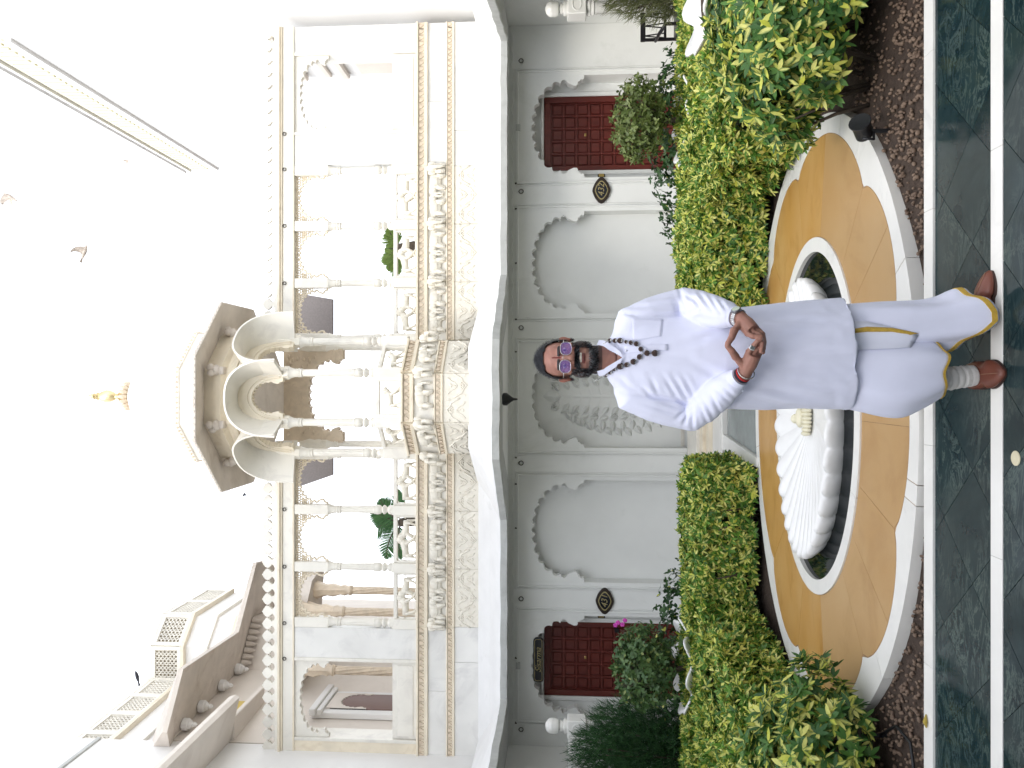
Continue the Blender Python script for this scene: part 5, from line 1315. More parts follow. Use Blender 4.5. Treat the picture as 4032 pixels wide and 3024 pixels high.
def capsule(mb, p, q, r0, r1, n=12, k=5):
    p, q = Vector(p), Vector(q); pts = [p.lerp(q, i / k) for i in range(k + 1)]; mb.tube(pts, [r0 + (r1 - r0) * i / k for i in range(k + 1)], n); mb.ell(p, r0, n, 8); mb.ell(q, r1, n, 8)
# joints
shL, elL, wrL = Vector((.262, 3.37, 1.492)), Vector((.345, 3.37, 1.262)), V3(1600, 687, 3.10)
shR, elR, wrR = Vector((-.045, 3.37, 1.492)), Vector((-.132, 3.37, 1.236)), V3(1609, 806, 3.10)
body = MB()
hx, hy, hz = MX, 3.335, 1.79
def H(x, y, z): return (hx + x + .008 * max(0, -y) * 10 * .6, hy + y, hz + z)      # head turned a touch to his left
body.ell(H(0, .012, .022), (.078, .096, .098), 24, 16); body.ell(H(0, -.018, -.035), (.068, .068, .085), 20, 14); body.ell(H(0, -.030, -.085), (.050, .052, .042), 16, 12)
for s_ in (-1, 1):
    body.ell(H(s_*.040, -.052, -.028), (.030, .028, .030), 12, 10); body.ell(H(s_*.058, -.005, -.07), (.022, .045, .040), 12, 10)
    body.ell(H(s_*.028, -.078, .026), (.026, .014, .010), 12, 8)                     # brows
    body.ell(H(s_*.014, -.083, -.038), (.011, .013, .010), 10, 8)                    # nostrils
    body.ell(H(s_*.086, .018, -.006), (.010, .020, .033), 12, 10); body.ell(H(s_*.091, .026, .006), (.010, .014, .022), 10, 8)
body.tube([H(0, -.078, .016), H(0, -.088, -.004), H(0, -.098, -.026), H(0, -.100, -.034)], [.009, .011, .015, .013], 10); body.ell(H(0, -.098, -.032), (.014, .013, .012), 12, 8)
body.ell(H(0, -.078, -.063), (.026, .012, .007), 12, 8); body.ell(H(0, -.077, -.077), (.022, .013, .008), 12, 8); body.ell(H(0, -.068, -.105), (.026, .018, .018), 12, 8)
body.tube([(MX, 3.36, 1.74), (MX, 3.37, 1.66), (MX, 3.38, 1.58)], [.058, .062, .078], 18)
body.ell((MX, 3.385, 1.50), (.165, .095, .105), 22, 14); body.ell((MX, 3.375, 1.36), (.165, .115, .18), 22, 14); body.ell((MX, 3.37, 1.12), (.175, .135, .20), 22, 14); body.ell((MX + .01, 3.37, .92), (.18, .13, .16), 20, 14)
for sh, el, wr in ((shL, elL, wrL), (shR, elR, wrR)): capsule(body, sh, el, .055, .042); capsule(body, el, wr, .042, .0285)
for x in (.02, .21): capsule(body, (x, 3.37, .85), (x, 3.36, .48), .085, .058); capsule(body, (x, 3.36, .48), (x + .01, 3.38, .08), .055, .036)
# hands
def pt(zx, zy, y): return V3((2800 + zx / 4.88) / SC, (1200 + zy / 4.88) / SC, y)
def finger(pts, r0=.0095, r1=.0075):
    n = len(pts); r0 *= 1.10; r1 *= 1.10; body.tube(pts, [r0 + (r1 - r0) * i / (n - 1) for i in range(n)], 10)
    for i, p in enumerate(pts): body.ell(p, (r0 + (r1 - r0) * i / (n - 1)) * 1.02, 10, 8)
def palm(w, kn_i, kn_p, th):
    mid = (Vector(kn_i) + Vector(kn_p)) / 2; body.tube([w, w.lerp(mid, .5), mid], [.026, .033, .032], 12)
    capsule(body, w.lerp(Vector(kn_i), .15), kn_i, .021, .013, 10); capsule(body, w.lerp(Vector(kn_p), .15), kn_p, .021, .012, 10); capsule(body, w.lerp(mid, .15), mid, .024, .016, 10)
    capsule(body, w.lerp(mid, .2), th, .020, .013, 10)
# his left hand (upper in the picture)
iL = pt(700, 560, 3.055); pL = pt(860, 430, 3.085)
palm(wrL, iL, pL, pt(440, 500, 3.06))
finger([pt(440, 500, 3.06), pt(395, 630, 3.045), pt(320, 745, 3.04)], .0150, .0105)
finger([iL, pt(800, 610, 3.035), pt(905, 615, 3.03), pt(965, 612, 3.03)], .0105, .0082)
finger([pt(780, 520, 3.065), pt(930, 570, 3.045), pt(985, 740, 3.03), pt(960, 900, 3.025)], .0100, .0078)
finger([pt(830, 480, 3.075), pt(975, 540, 3.06), pt(1015, 700, 3.045), pt(1000, 915, 3.04)], .0095, .0075)
finger([pL, pt(1000, 560, 3.08), pt(1030, 720, 3.06), pt(1015, 850, 3.055)], .0088, .0070)
# his right hand (lower in the picture)
iR = pt(720, 900, 3.05); pR = pt(900, 1000, 3.08)
palm(wrR, iR, pR, pt(470, 1000, 3.065))
finger([pt(470, 1000, 3.065), pt(400, 890, 3.045), pt(315, 792, 3.04)], .0150, .0105)
finger([iR, pt(810, 790, 3.03), pt(890, 700, 3.022), pt(950, 668, 3.022)], .0105, .0082)
finger([pt(800, 940, 3.06), pt(900, 830, 3.045), pt(930, 700, 3.055), pt(920, 560, 3.065)], .0098, .0076)
finger([pt(850, 970, 3.07), pt(960, 850, 3.06), pt(985, 690, 3.07), pt(930, 530, 3.08)], .0094, .0074)
finger([pR, pt(985, 880, 3.075), pt(1010, 740, 3.085), pt(990, 600, 3.09)], .0088, .0070)
bm_ = voxel(body, .0034, 3, .5)
co = coords(bm_)
def face_colors(co):
    base = np.array([.35, .175, .135]); C = np.tile(base, (len(co), 1)); L_ = (co - np.array([hx, hy, hz]))
    x, y, z = L_[:, 0] - np.where(L_[:, 1] < 0, .005, 0), L_[:, 1], L_[:, 2]; head = (co[:, 2] > 1.62)
    nz_ = .5 + .5 * np.sin(co[:, 0] * 130 + 3 * np.sin(co[:, 2] * 90)) * np.cos(co[:, 2] * 110); C *= (.93 + .14 * nz_)[:, None]
    fore = head & (z > .03) & (y < -.03); C[fore] = C[fore] * np.array([1.12, 1.10, 1.12])
    cheek = head & (np.abs(np.abs(x) - .04) < .022) & (np.abs(z + .03) < .022) & (y < -.03); C[cheek] *= np.array([1.10, 1.02, 1.0])
    dark = np.array([.024, .022, .024])
    jaw = head & (y < .045) & (z < -.028 - .0 * x) & ((np.abs(x) > .046) | (z < -.118)) & (z > -.16)
    C[jaw] = C[jaw] * .25 + dark * .75
    chin = head & (y < -.03) & (np.abs(x) <= .046) & (z < -.09) & (z > -.118); C[chin] = C[chin] * .62 + dark * .38
    must = head & (y < -.06) & (np.abs(x) < .040) & (z < -.040) & (z > -.061); C[must] = dark
    lip = head & (y < -.075) & (np.abs(x) < .024) & (z < -.070) & (z > -.087); C[lip] = np.array([.22, .075, .065])
    br = head & (y < -.06) & (np.abs(np.abs(x) - .03) < .024) & (np.abs(z - .028 - .08 * 0) < .006); C[br] = dark * 1.2
    tk = head & (y < -.06) & (np.abs(x) < .0026) & (z > .018) & (z < .056); C[tk] = np.array([.16, .018, .016])
    dot = head & (y < -.06) & ((x ** 2 + (z - .020) ** 2) < .0040 ** 2); C[dot] = np.array([.16, .015, .014])
    ear = head & (np.abs(x) > .084); C[ear] *= np.array([1.05, .8, .75])
    return C
at = bm_.color_attributes.new('col', 'FLOAT_COLOR', 'POINT'); C4 = np.ones((len(co), 4), np.float32); C4[:, :3] = face_colors(co); at.data.foreach_set('color', C4.ravel())
bo = link(bm_, 'body', 'skin', man, True)

# hair, beard, moustache: many fine strands over the scalp and jaw
def strands(P0, D, L_, w_, cols, rs, sag=None, seg=4, lift=None):
    n = len(P0); D = D / (np.linalg.norm(D, axis=1, keepdims=True) + 1e-9); up_ = lift if lift is not None else np.tile([0, 0, 1.], (n, 1))
    sd_ = np.cross(D, up_); sd_ /= np.linalg.norm(sd_, axis=1, keepdims=True) + 1e-9; rows = []
    for k in range(seg + 1):
        t = k / seg; c = P0 + D * (L_ * t)[:, None] + (sag * (t * t) if sag is not None else 0); ww = (w_ * (1 - .75 * t))
        rows += [c - sd_ * ww[:, None] if hasattr(ww, 'shape') and ww.ndim else c - sd_ * ww, c + sd_ * ww[:, None] if hasattr(ww, 'shape') and ww.ndim else c + sd_ * ww]
    V = np.stack(rows, 1); m_ = 2 * (seg + 1); q = np.array([[2*k, 2*k+1, 2*k+3, 2*k+2] for k in range(seg)]); F = (np.arange(n)[:, None, None] * m_ + q[None]).reshape(-1, 4)
    return V.reshape(-1, 3), F, np.repeat(cols, m_, 0)
rs = np.random.default_rng(5)
def cap_mesh():
    nu, nv = 48, 30; keep = []; pts = np.zeros((nu, nv + 1, 3))
    for i in range(nu):
        th = 2 * math.pi * i / nu
        for j in range(nv + 1):
            ph = math.pi * .78 * j / nv; front = max(0, -math.sin(th))
            x, y, z = math.sin(ph) * math.cos(th), math.sin(ph) * math.sin(th), math.cos(ph)
            wob = 1 + .012 * math.sin(17 * th + 6 * ph) + .010 * math.sin(9 * th)
            pts[i, j] = (hx + .086 * x * wob, hy + .014 + .103 * y * wob, hz + .018 + .112 * z * wob)
    vv = [tuple(p) for p in pts.reshape(-1, 3)]; ff = []
    def ok(p):
        x, y, z = p[0] - hx, p[1] - hy, p[2] - hz
        line = .088 - .35 * max(0, abs(x) - .03) if y < -.03 else (.088 - (y + .03) * 1.9 if y < .012 else -.055 - max(0, y) * .2)
        if .012 < y < .05 and abs(x) > .07: line = .028
        if -.035 < y < .014 and abs(x) > .060: line = min(line, -.012)
        return z > line
    for i in range(nu):
        for j in range(nv):
            q = [i*(nv+1)+j, ((i+1) % nu)*(nv+1)+j, ((i+1) % nu)*(nv+1)+j+1, i*(nv+1)+j+1]
            if all(ok(vv[k]) for k in q): ff.append(q)
    return vv, ff
cv, cf = cap_mesh(); t = MB(); t.add(cv, cf); hm = t.mesh('hair')
vc = np.array(cv); cent = np.array([vc[list(f)].mean(0) for f in cf])
idx = rs.integers(0, len(cent), 4200); P0 = cent[idx] + rs.normal(0, .0035, (4200, 3)); nr = P0 - np.array([hx, hy + .014, hz + .018]); nr /= np.linalg.norm(nr, axis=1, keepdims=True)
D = np.stack([.55 * np.sign(P0[:, 0] - hx) * np.abs(nr[:, 0]), np.full(4200, .75), np.where(nr[:, 2] > .5, .1, -.55)], 1) + rs.normal(0, .16, (4200, 3)); D -= nr * (D * nr).sum(1, keepdims=True) * 1.06
gr = rs.random((4200, 1)); side = (np.abs(P0[:, 0:1] - hx) > .066); cols = np.where(gr < np.where(side, .20, .04), np.array([[.10, .11, .13]]), np.array([[.013, .014, .019]])) * rs.uniform(.6, 1.4, (4200, 1))
V, F, CO = strands(P0 + nr * .002, D, rs.uniform(.014, .032, 4200), np.full(4200, .0007), cols, rs, lift=nr)
fm_ = fast_mesh('hair_strands', V, F, CO)
at = hm.color_attributes.new('col', 'FLOAT_COLOR', 'POINT'); c4 = np.ones((len(cv), 4), np.float32); c4[:, :3] = (.016, .017, .022); at.data.foreach_set('color', c4.ravel())
ho = link(hm, 'hair', 'hair', man, True); link(fm_, 'hair_strand', 'hair', ho)['kind'] = 'stuff'
# beard roots on the jaw of the body mesh
co = coords(bm_); nn_ = normals(bm_); L_ = co - np.array([hx, hy, hz]); x, y, z = L_[:, 0], L_[:, 1], L_[:, 2]
xc_ = x - np.where(y < 0, .005, 0); ax_ = np.abs(xc_)
reg = (z < -.022) & (z > -.140) & (y < .035) & ((ax_ > .044) | (z < -.100) | ((z < -.042) & (z > -.060) & (y < -.058))) & (z < -.022 - .7 * np.clip(.070 - ax_, 0, 1) * (ax_ > .044))
ri = np.where(reg)[0]; pk = rs.choice(ri, 5200); P0 = co[pk]; nr = nn_[pk]; lx = P0[:, 0] - hx - .005
mus = (P0[:, 2] - hz > -.062) & (np.abs(lx) < .042) & (P0[:, 1] - hy < -.05)
D = np.stack([np.where(mus, .9 * np.sign(lx), .25 * np.sign(lx)), np.full(len(pk), -.12), np.where(mus, -.65, -.9)], 1) + nr * .22 + rs.normal(0, .16, (len(pk), 3))
ln = np.where(mus, rs.uniform(.008, .020, len(pk)), rs.uniform(.005, .012, len(pk)) * np.where(P0[:, 2] - hz < -.09, 1.1, .7))
g_ = rs.random((len(pk), 1)); gl = (P0[:, 2:3] - hz < -.095) | (np.abs(lx[:, None]) > .066)
cols = np.where(g_ < np.where(mus[:, None], .08, np.where(gl, .34, .10)), np.array([[.23, .24, .26]]), np.array([[.014, .014, .018]])) * rs.uniform(.6, 1.3, (len(pk), 1))
V, F, CO = strands(P0, D, ln, np.full(len(pk), .0009), cols, rs, lift=nr)
o = link(fast_mesh('beard', V, F, CO), 'beard', 'hair', man); o['kind'] = 'stuff'; o['label'] = 'dark beard and moustache flecked with grey'
# glasses, eyes, teeth
gy = -.108
gl_ = MB(); glo = None
lens_c = [(.005 + .038, -.002), (.005 - .038, .001)]
def lens_outline(cx_, cz_, s=1.0):
    p = []
    for i in range(28):
        th = 2 * math.pi * i / 28; c_, s_ = math.cos(th), math.sin(th); p.append((cx_ + .0275 * s * math.copysign(abs(c_) ** .75, c_), cz_ + .0235 * s * math.copysign(abs(s_) ** .80, s_) - .002))
    return p
for cx_, cz_ in lens_c:
    o_ = lens_outline(cx_, cz_); gl_.tube([(hx + p[0], hy + gy + abs(p[0] - .005) * .14, hz + p[1]) for p in o_ + o_[:1]], .0013, 5, cap=False)
gl_.tube([(hx + .005 - .011, hy + gy, hz + .006), (hx + .005, hy + gy - .004, hz + .009), (hx + .005 + .011, hy + gy, hz + .006)], .0013, 5)
for s_ in (-1, 1): gl_.tube([(hx + .005 + s_ * .065, hy + gy + .009, hz + .006), (hx + s_ * .078, hy - .07, hz + .006), (hx + s_ * .086, hy + .02, hz + .008)], .0014, 5)
glo = gl_.build('glasses', 'silver', man, True)
for cx_, cz_ in lens_c:
    t = MB(); o_ = lens_outline(cx_, cz_, .97); t.add([(hx + p[0], hy + gy + .0005 + abs(p[0] - .005) * .14, hz + p[1]) for p in o_] + [(hx + p[0], hy + gy + .002 + abs(p[0] - .005) * .14, hz + p[1]) for p in o_], [list(range(28)), list(range(28, 56))] + [(i, (i+1) % 28, 28 + (i+1) % 28, 28 + i) for i in range(28)]); t.build('lens', 'lens', glo)
for s_ in (-1, 1):
    t = MB(); t.ell((hx + .004 + s_ * .033, hy - .070, hz + .002), (.013, .011, .0075), 12, 8); e_ = t.build('eye', 'eye_white', man, True); t = MB(); t.ell((hx + .004 + s_ * .033, hy - .0785, hz + .002), (.0055, .003, .0055), 10, 6); t.build('iris', 'thread_dark', e_, True)
t = MB()
for k in range(7): q = (k - 3) * .0058; t.box(hx + .006 + q - .0026, hx + .006 + q + .0026, hy - .0925 + abs(q) * .25, hy - .085 + abs(q) * .25, hz - .0715, hz - .0625, .0012)
t.build('teeth', 'teeth', man)

# kurta: torso and sleeves as one cloth
def ring(cx_, cy_, rx, ry, z, n=56, p=2.2):
    out = []
    for i in range(n):
        th = 2 * math.pi * i / n; c_, s_ = math.cos(th), math.sin(th); out.append((cx_ + rx * math.copysign(abs(c_) ** (2/p), c_), cy_ + ry * math.copysign(abs(s_) ** (2/p), s_), z))
    return out
kb = MB()
tors = [(1.622, MX, 3.375, .062, .060), (1.605, MX, 3.378, .075, .066), (1.580, MX, 3.380, .115, .082), (1.555, MX, 3.380, .158, .094), (1.52, MX, 3.378, .188, .108), (1.46, MX, 3.375, .200, .122), (1.36, MX, 3.37, .204, .136), (1.24, MX, 3.365, .208, .150), (1.12, MX, 3.362, .214, .160), (1.0, MX + .006, 3.362, .222, .164), (.88, MX + .010, 3.364, .228, .164), (.74, MX + .014, 3.364, .234, .170), (.60, MX + .016, 3.364, .240, .172)]
kb.loft([ring(cx_, cy_, rx, ry, z) for z, cx_, cy_, rx, ry in tors])
def sleeve(sh, el, wr, cuff):
    inward = Vector((MX, 3.37, 1.53)); p = [inward.lerp(sh, .45), sh, sh.lerp(el, .35), sh.lerp(el, .7), el, el.lerp(wr, .22), el.lerp(wr, .5), el.lerp(wr, .78), el.lerp(wr, cuff)]
    kb.tube(p, [.078, .086, .089, .084, .076, .075, .068, .055, .041], 28); kb.ell(el, .069, 18, 12)
    kb.ell(sh + Vector((0, 0, .0)), (.082, .078, .074), 18, 12)
sleeve(shL, elL, wrL, .89); sleeve(shR, elR, wrR, .87)
km = voxel(kb, .0050, 4, .5)
co = coords(km); nn_ = normals(km)
# wrinkles: each a crease between two points of the cloth as seen in front
def zz(zx, zy, y=3.25): return V3((2050 + zx * .5425) / SC, (1050 + zy * .5425) / SC, y)
folds = [((840, 930), (1120, 965), 9, 11), ((1120, 965), (1240, 1010), 10, 11), ((1240, 1010), (1250, 1185), 9, 10), ((1235, 1015), (1120, 1110), 6, 10), ((1235, 1020), (1180, 1150), 6, 9), ((940, 800), (1010, 950), 5, 12), ((1040, 800), (1150, 965), 6, 11), ((1110, 800), (1230, 995), 6, 11), ((1180, 790), (1270, 960), 5, 11), ((870, 870), (980, 955), 6, 11), ((820, 900), (700, 800), 4, 14), ((1010, 985), (1220, 1040), 4, 10), ((900, 1000), (1180, 1080), 4, 11), ((850, 1050), (1100, 1130), 3, 12),
         ((1300, 1000), (1360, 1150), 5, 10), ((1380, 930), (1450, 1060), 6, 9), ((1420, 890), (1520, 990), 5, 9), ((1320, 960), (1400, 1100), 5, 9), ((1470, 870), (1560, 950), 4, 9),
         ((700, 335), (860, 352), 7, 11), ((860, 352), (1200, 345), 10, 11), ((1150, 165), (1215, 340), 8, 10), ((1215, 340), (1330, 290), 7, 10), ((1240, 200), (1330, 335), 6, 9), ((1300, 195), (1400, 325), 6, 9), ((1370, 215), (1450, 340), 5, 9), ((1440, 240), (1500, 320), 5, 8), ((820, 260), (1150, 200), 4, 12), ((760, 305), (1120, 265), 4, 12), ((900, 320), (1170, 305), 4, 10), ((620, 410), (710, 335), 4, 13), ((1180, 200), (1290, 260), 5, 9),
         ((1210, 365), (1480, 400), 4, 16), ((1000, 640), (1300, 660), 2, 22), ((600, 850), (820, 930), 4, 14), ((640, 780), (760, 830), 3, 12),
         ((1560, 420), (2100, 330), 8, 22), ((1600, 500), (2212, 470), 6, 24), ((1650, 860), (2212, 960), 8, 22), ((1560, 950), (2000, 1010), 7, 20), ((1700, 700), (2212, 720), 5, 26), ((1800, 620), (2300, 600), 5, 20), ((1900, 850), (2350, 880), 6, 18), ((1700, 1010), (2250, 1040), 6, 18), ((1850, 400), (2300, 400), 6, 18), ((1250, 700), (1500, 820), 4, 20), ((1200, 560), (1480, 470), 4, 20)]
disp = np.zeros(len(co))
front = np.clip((3.42 - co[:, 1]) / .06, 0, 1)
for (q0, q1, am, wd) in folds:
    A, B = zz(*q0), zz(*q1); a2 = np.array([A.x, A.z]); b2 = np.array([B.x, B.z]); ab = b2 - a2; L2 = ab @ ab; sc_ = (co[:, 1] / 3.25)
    p2 = np.stack([co[:, 0] / sc_, 1.8 + (co[:, 2] - 1.8) / sc_], 1); t_ = np.clip(((p2 - a2) @ ab) / L2, -.1, 1.1); near_ = a2 + t_[:, None] * ab; dv = p2 - near_; nrm2 = np.array([-ab[1], ab[0]]) / math.sqrt(L2); sd2 = dv @ nrm2; dd = np.linalg.norm(dv, axis=1)
    w_ = wd * .0009; en = np.clip(1.1 - np.abs(t_ - .5) * 1.7, .15, 1); al = (np.abs(dd) < np.abs(sd2) + w_)
    disp += am * .001 * en * (-np.exp(-(dd / w_) ** 2) + .75 * np.exp(-((dd - 1.7 * w_) / (1.1 * w_)) ** 2)) * front * .80
# small random crumple and hanging folds towards the hem
disp += .0008 * np.sin(co[:, 0] * 61 + 2.2 * np.sin(co[:, 2] * 23)) * np.sin(co[:, 2] * 37 + 1.7 * np.cos(co[:, 0] * 29))
low = np.clip((1.0 - co[:, 2]) / .4, 0, 1); th_ = np.arctan2(co[:, 1] - 3.366, co[:, 0] - MX); disp += low * (.006 * np.sin(5 * th_ + 1.1) + .004 * np.sin(9 * th_ + co[:, 2] * 3))
co2 = co + nn_ * disp[:, None]
hw_ = np.clip((.72 - co2[:, 2]) / .12, 0, 1); co2[:, 2] += hw_ * (.012 * np.sin((co2[:, 0] - .1) * 7 + .6) - .006)
set_coords(km, co2)
# V opening at the neck: cut the cloth away
import bmesh
bmm = bmesh.new(); bmm.from_mesh(km); kill = []
VB = 1.548
for f in bmm.faces:
    c = f.calc_center_median()
    if c.z > VB and c.y < 3.40:
        half = .004 + (c.z - VB) * .62
        if abs(c.x - (MX + .006 + (c.z - VB) * -.05)) < half: kill.append(f)
bmesh.ops.delete(bmm, geom=kill, context='FACES'); bmm.to_mesh(km); bmm.free()
kurta = link(km, 'kurta', 'cotton', man, True); tag(kurta, 'long white collared kurta with rolled creases at the elbows')
bvh = BVHTree.FromPolygons([v.co.copy() for v in km.vertices], [tuple(p.vertices) for p in km.polygons])
camv = Vector((0, 0, CAM_H))
def surf(a, b, lift=.0, tree=None, fallback=3.22):
    u, dy, dz = ray(a, b); d = Vector((u, dy, dz)).normalized(); hit = (tree or bvh).ray_cast(camv, d)
    if hit[0] is None or hit[0].y > 3.8: return P(a, b, fallback)
    return hit[0] - d * lift
def zs(zx, zy, lift=0.0): return surf((2050 + zx * .5425) / SC, (1050 + zy * .5425) / SC, lift)
def patch(outline, name, lift, th, mt='cotton', n=10, seam=None):
    """a flat piece of cloth lying on the kurta: outline quad corners in picture order"""
    A, B, C_, D_ = outline; t = MB()
    def f(u, v, l): 
        zx = (A[0]*(1-u)+B[0]*u)*(1-v) + (D_[0]*(1-u)+C_[0]*u)*v; zy = (A[1]*(1-u)+B[1]*u)*(1-v) + (D_[1]*(1-u)+C_[1]*u)*v; return zs(zx, zy, l)
    t.grid(n, n, lambda u, v: f(u, v, lift)); o = t.build(name, mt, man, True); s_ = o.modifiers.new('thick', 'SOLIDIFY'); s_.thickness = th; s_.offset = 0
    if seam:
        q = MB()
        for (c0, c1) in ((A, B), (B, C_), (C_, D_), (D_, A)):
            q.tube([zs(c0[0] + (c1[0]-c0[0]) * k / 8, c0[1] + (c1[1]-c0[1]) * k / 8, lift + .0006) for k in range(9)], .0008, 5)
        q.build('seam', mt, o, True)
    return o
patch(((805, 372), (1035, 385), (1020, 505), (808, 540)), 'pocket', .0016, .0012, seam=True)
patch(((745, 575), (1070, 563), (1072, 606), (750, 628)), 'placket', .002, .0015, seam=True)
t = MB()
for zx, zy in ((765, 610), (905, 600)):
    p = zs(zx, zy, .007); t.ell(p, (.006, .003, .006), 10, 6)
p = V3((2050 + 1612 * .5425) / SC, (1050 + 898 * .5425) / SC, 3.10); p = zs(1612, 898, .003); t.ell(p, (.006, .004, .006), 10, 6); t.build('button', 'cotton_white', man, True)
# collar: stand band with turned edges along the V
def strip_on(pts, name, width_dir, w_, th):
    t = MB(); secs = []
    for k, p in enumerate(pts):
        p = Vector(p); wd = Vector(width_dir[k]).normalized() * w_; nrm = Vector((0, -1, .2)).normalized() * th
        secs.append([p, p + nrm, p + wd + nrm, p + wd])
    t.loft(secs); return t.build(name, 'cotton', man, 30)
for s_ in (-1, 1):
    pts = []; wds = []
    for k in range(9):
        u = k / 8
        z = VB - .004 + (1.655 - VB) * u; half = (.002 + (z - VB) * .60) if u < .75 else (.002 + (VB + (1.655 - VB) * .75 - VB) * .60) + (u - .75) * .03
        y = 3.30 - .055 * (1 - u) * .6 + .085 * max(0, u - .45) ** 1.3 * 1.6
        q = bvh.find_nearest(Vector((MX + .006 + s_ * half, 3.2, z))); yy = min(q[0].y, 3.33) if q[0] is not None and z < 1.60 else 3.285 + (z - 1.60) * .9
        pts.append((MX + .006 + s_ * half, yy - .006, z)); wds.append((s_ * .9, .10 + .5 * u, .35 - .75 * u))
    strip_on(pts, 'collar', wds, .028, .004)
t = MB(); rg = []
for z, rr in ((1.585, .078), (1.61, .070), (1.645, .0655), (1.662, .0645), (1.660, .062), (1.61, .064)):
    rg.append([(MX + rr * 1.0 * math.cos(a_), 3.378 + rr * math.sin(a_) * .98 , z + .012 * math.sin(a_)) for a_ in [R(-38 + 256 * k / 30) for k in range(31)]])
vv = [p for r_ in rg for p in r_]; ff = [(r_*31+k, r_*31+k+1, (r_+1)*31+k+1, (r_+1)*31+k) for r_ in range(5) for k in range(30)]; t.add(vv, ff); t.build('collar_band', 'cotton_white', man, True)
for (el, wr, c0) in ((elL, wrL, .72), (elR, wrR, .70)):            # cuffs
    t = MB(); d = (wr - el); t.tube([el.lerp(wr, c0), el.lerp(wr, c0 + .01), el.lerp(wr, .87), el.lerp(wr, .915), el.lerp(wr, .91)], [.050, .0535, .0435, .0385, .033], 30); t.build('cuff', 'cotton', man, 40)

# rudraksha necklace
necklace = MB(); beads = [((648, 537), 17), ((685, 537), 17), ((722, 537), 20), ((765, 545), 13), ((800, 551), 16), ((840, 560), 18), ((873, 598), 18), ((918, 628), 20), ((975, 628), 23), ((863, 655), 19), ((818, 690), 21), ((770, 712), 18), ((722, 722), 25), ((680, 742), 16), ((650, 767), 16), ((620, 783), 17)]
chain = [(530, 830), (560, 818), (590, 800), (620, 783), (650, 767), (680, 742), (722, 722), (770, 712), (818, 690), (863, 655), (892, 628), (873, 598), (840, 560), (800, 551), (765, 545), (722, 537), (685, 537), (648, 537), (622, 548), (600, 560)]
necklace.tube([zs(*c, .006) for c in chain], .0016, 5); necklace.tube([zs(892, 628, .007), zs(918, 628, .007), zs(960, 628, .007)], .0016, 5)
no = necklace.build('necklace', 'silver', man, True); bd_ = None
for (c, r_) in beads:
    rr = r_ * .5425 / 3000 * 3.2 * 1.06; p = zs(*c, rr * .85)
    if bd_ is None: t = MB(); t.ell((0, 0, 0), 1, 12, 8); bd_ = t.build('bead', 'bead', None, True); o = bd_
    else: o = bd_.copy(); COL.objects.link(o)
    o.location = p; o.scale = (rr, rr, rr); o.rotation_euler = (random.random() * 3, random.random() * 3, 0); adopt(o, no)
t = MB()
for (c, r_) in beads:
    rr = r_ * .5425 / 3000 * 3.2; p = zs(c[0] + r_ * .55, c[1], rr * 1.2); t.tube([p + Vector((-.006, 0, .001)), p + Vector((.006, 0, -.001))], rr * .42, 8)
t.build('bead_cap', 'silver', no, True)['kind'] = 'stuff'

# watch, bangle, threads, ring
def band(c, axis, r_, w_, th, name, mt, parent, n=28, ov=1.0):
    t = MB(); axis = Vector(axis).normalized(); a_ = axis.orthogonal().normalized(); b_ = axis.cross(a_); secs = []
    for k in range(n + 1):
        th_ = 2 * math.pi * k / n; d = a_ * math.cos(th_) + b_ * math.sin(th_); secs.append([c + d * r_ - axis * w_/2, c + d * (r_ + th) - axis * w_/2, c + d * (r_ + th) + axis * w_/2, c + d * r_ + axis * w_/2])
    t.loft(secs, cap=False); return t.build(name, mt, parent, 40)
dL = (wrL - elL).normalized(); wc_ = wrL - dL * .012
watch = band(wc_, dL, .030, .018, .003, 'watch', 'silver', man); ln_ = MB()
a_ = dL.orthogonal().normalized(); b_2 = dL.cross(a_)
for k in range(26):
    th_ = 2 * math.pi * k / 26; d = a_ * math.cos(th_) + b_2 * math.sin(th_)
    for s_ in (-1, 0, 1): ln_.ell(wc_ + d * .0335 + dL * s_ * .0058, (.0030, .0030, .0030), 6, 4)
ln_.build('link', 'silver', watch, True)
hd = Vector((.75, -.55, .30)); hd -= dL * hd.dot(dL); hd.normalize(); q4 = hd.to_track_quat('Z', 'Y').to_matrix().to_4x4()
t = MB(); t.lathe([(.017, .028), (.0195, .032), (.0195, .040), (.0165, .0425)], (0, 0, 0), 24, M=Matrix.Translation(wc_) @ q4); t.build('case', 'steel_dark', watch, 40)
t = MB(); t.lathe([(.0155, .042), (.0155, .0433)], (0, 0, 0), 24, M=Matrix.Translation(wc_) @ q4); t.build('dial', 'dial', watch)
dR = (wrR - elR).normalized()
band(wrR + dR * .008, dR + Vector((.1, 0, .25)), .0325, .004, .003, 'bangle', 'silver', man); band(wrR - dR * .010, dR, .030, .007, .003, 'red_thread', 'thread_red', man); band(wrR - dR * .020, dR, .031, .009, .003, 'dark_thread', 'thread_dark', man)
rp = (iR * .35 + pt(810, 790, 3.03) * .65); rd = (pt(810, 790, 3.03) - iR).normalized(); band(rp, rd, .0105, .006, .002, 'finger_ring', 'silver', man)
t = MB(); T = Matrix.Translation(rp + Vector((0, -.013, .0))) @ Matrix.Rotation(R(25), 4, 'Y'); t.box(-.009, .009, -.003, .004, -.011, .011, .002, M=T); t.build('ring_stone', 'silver', man)

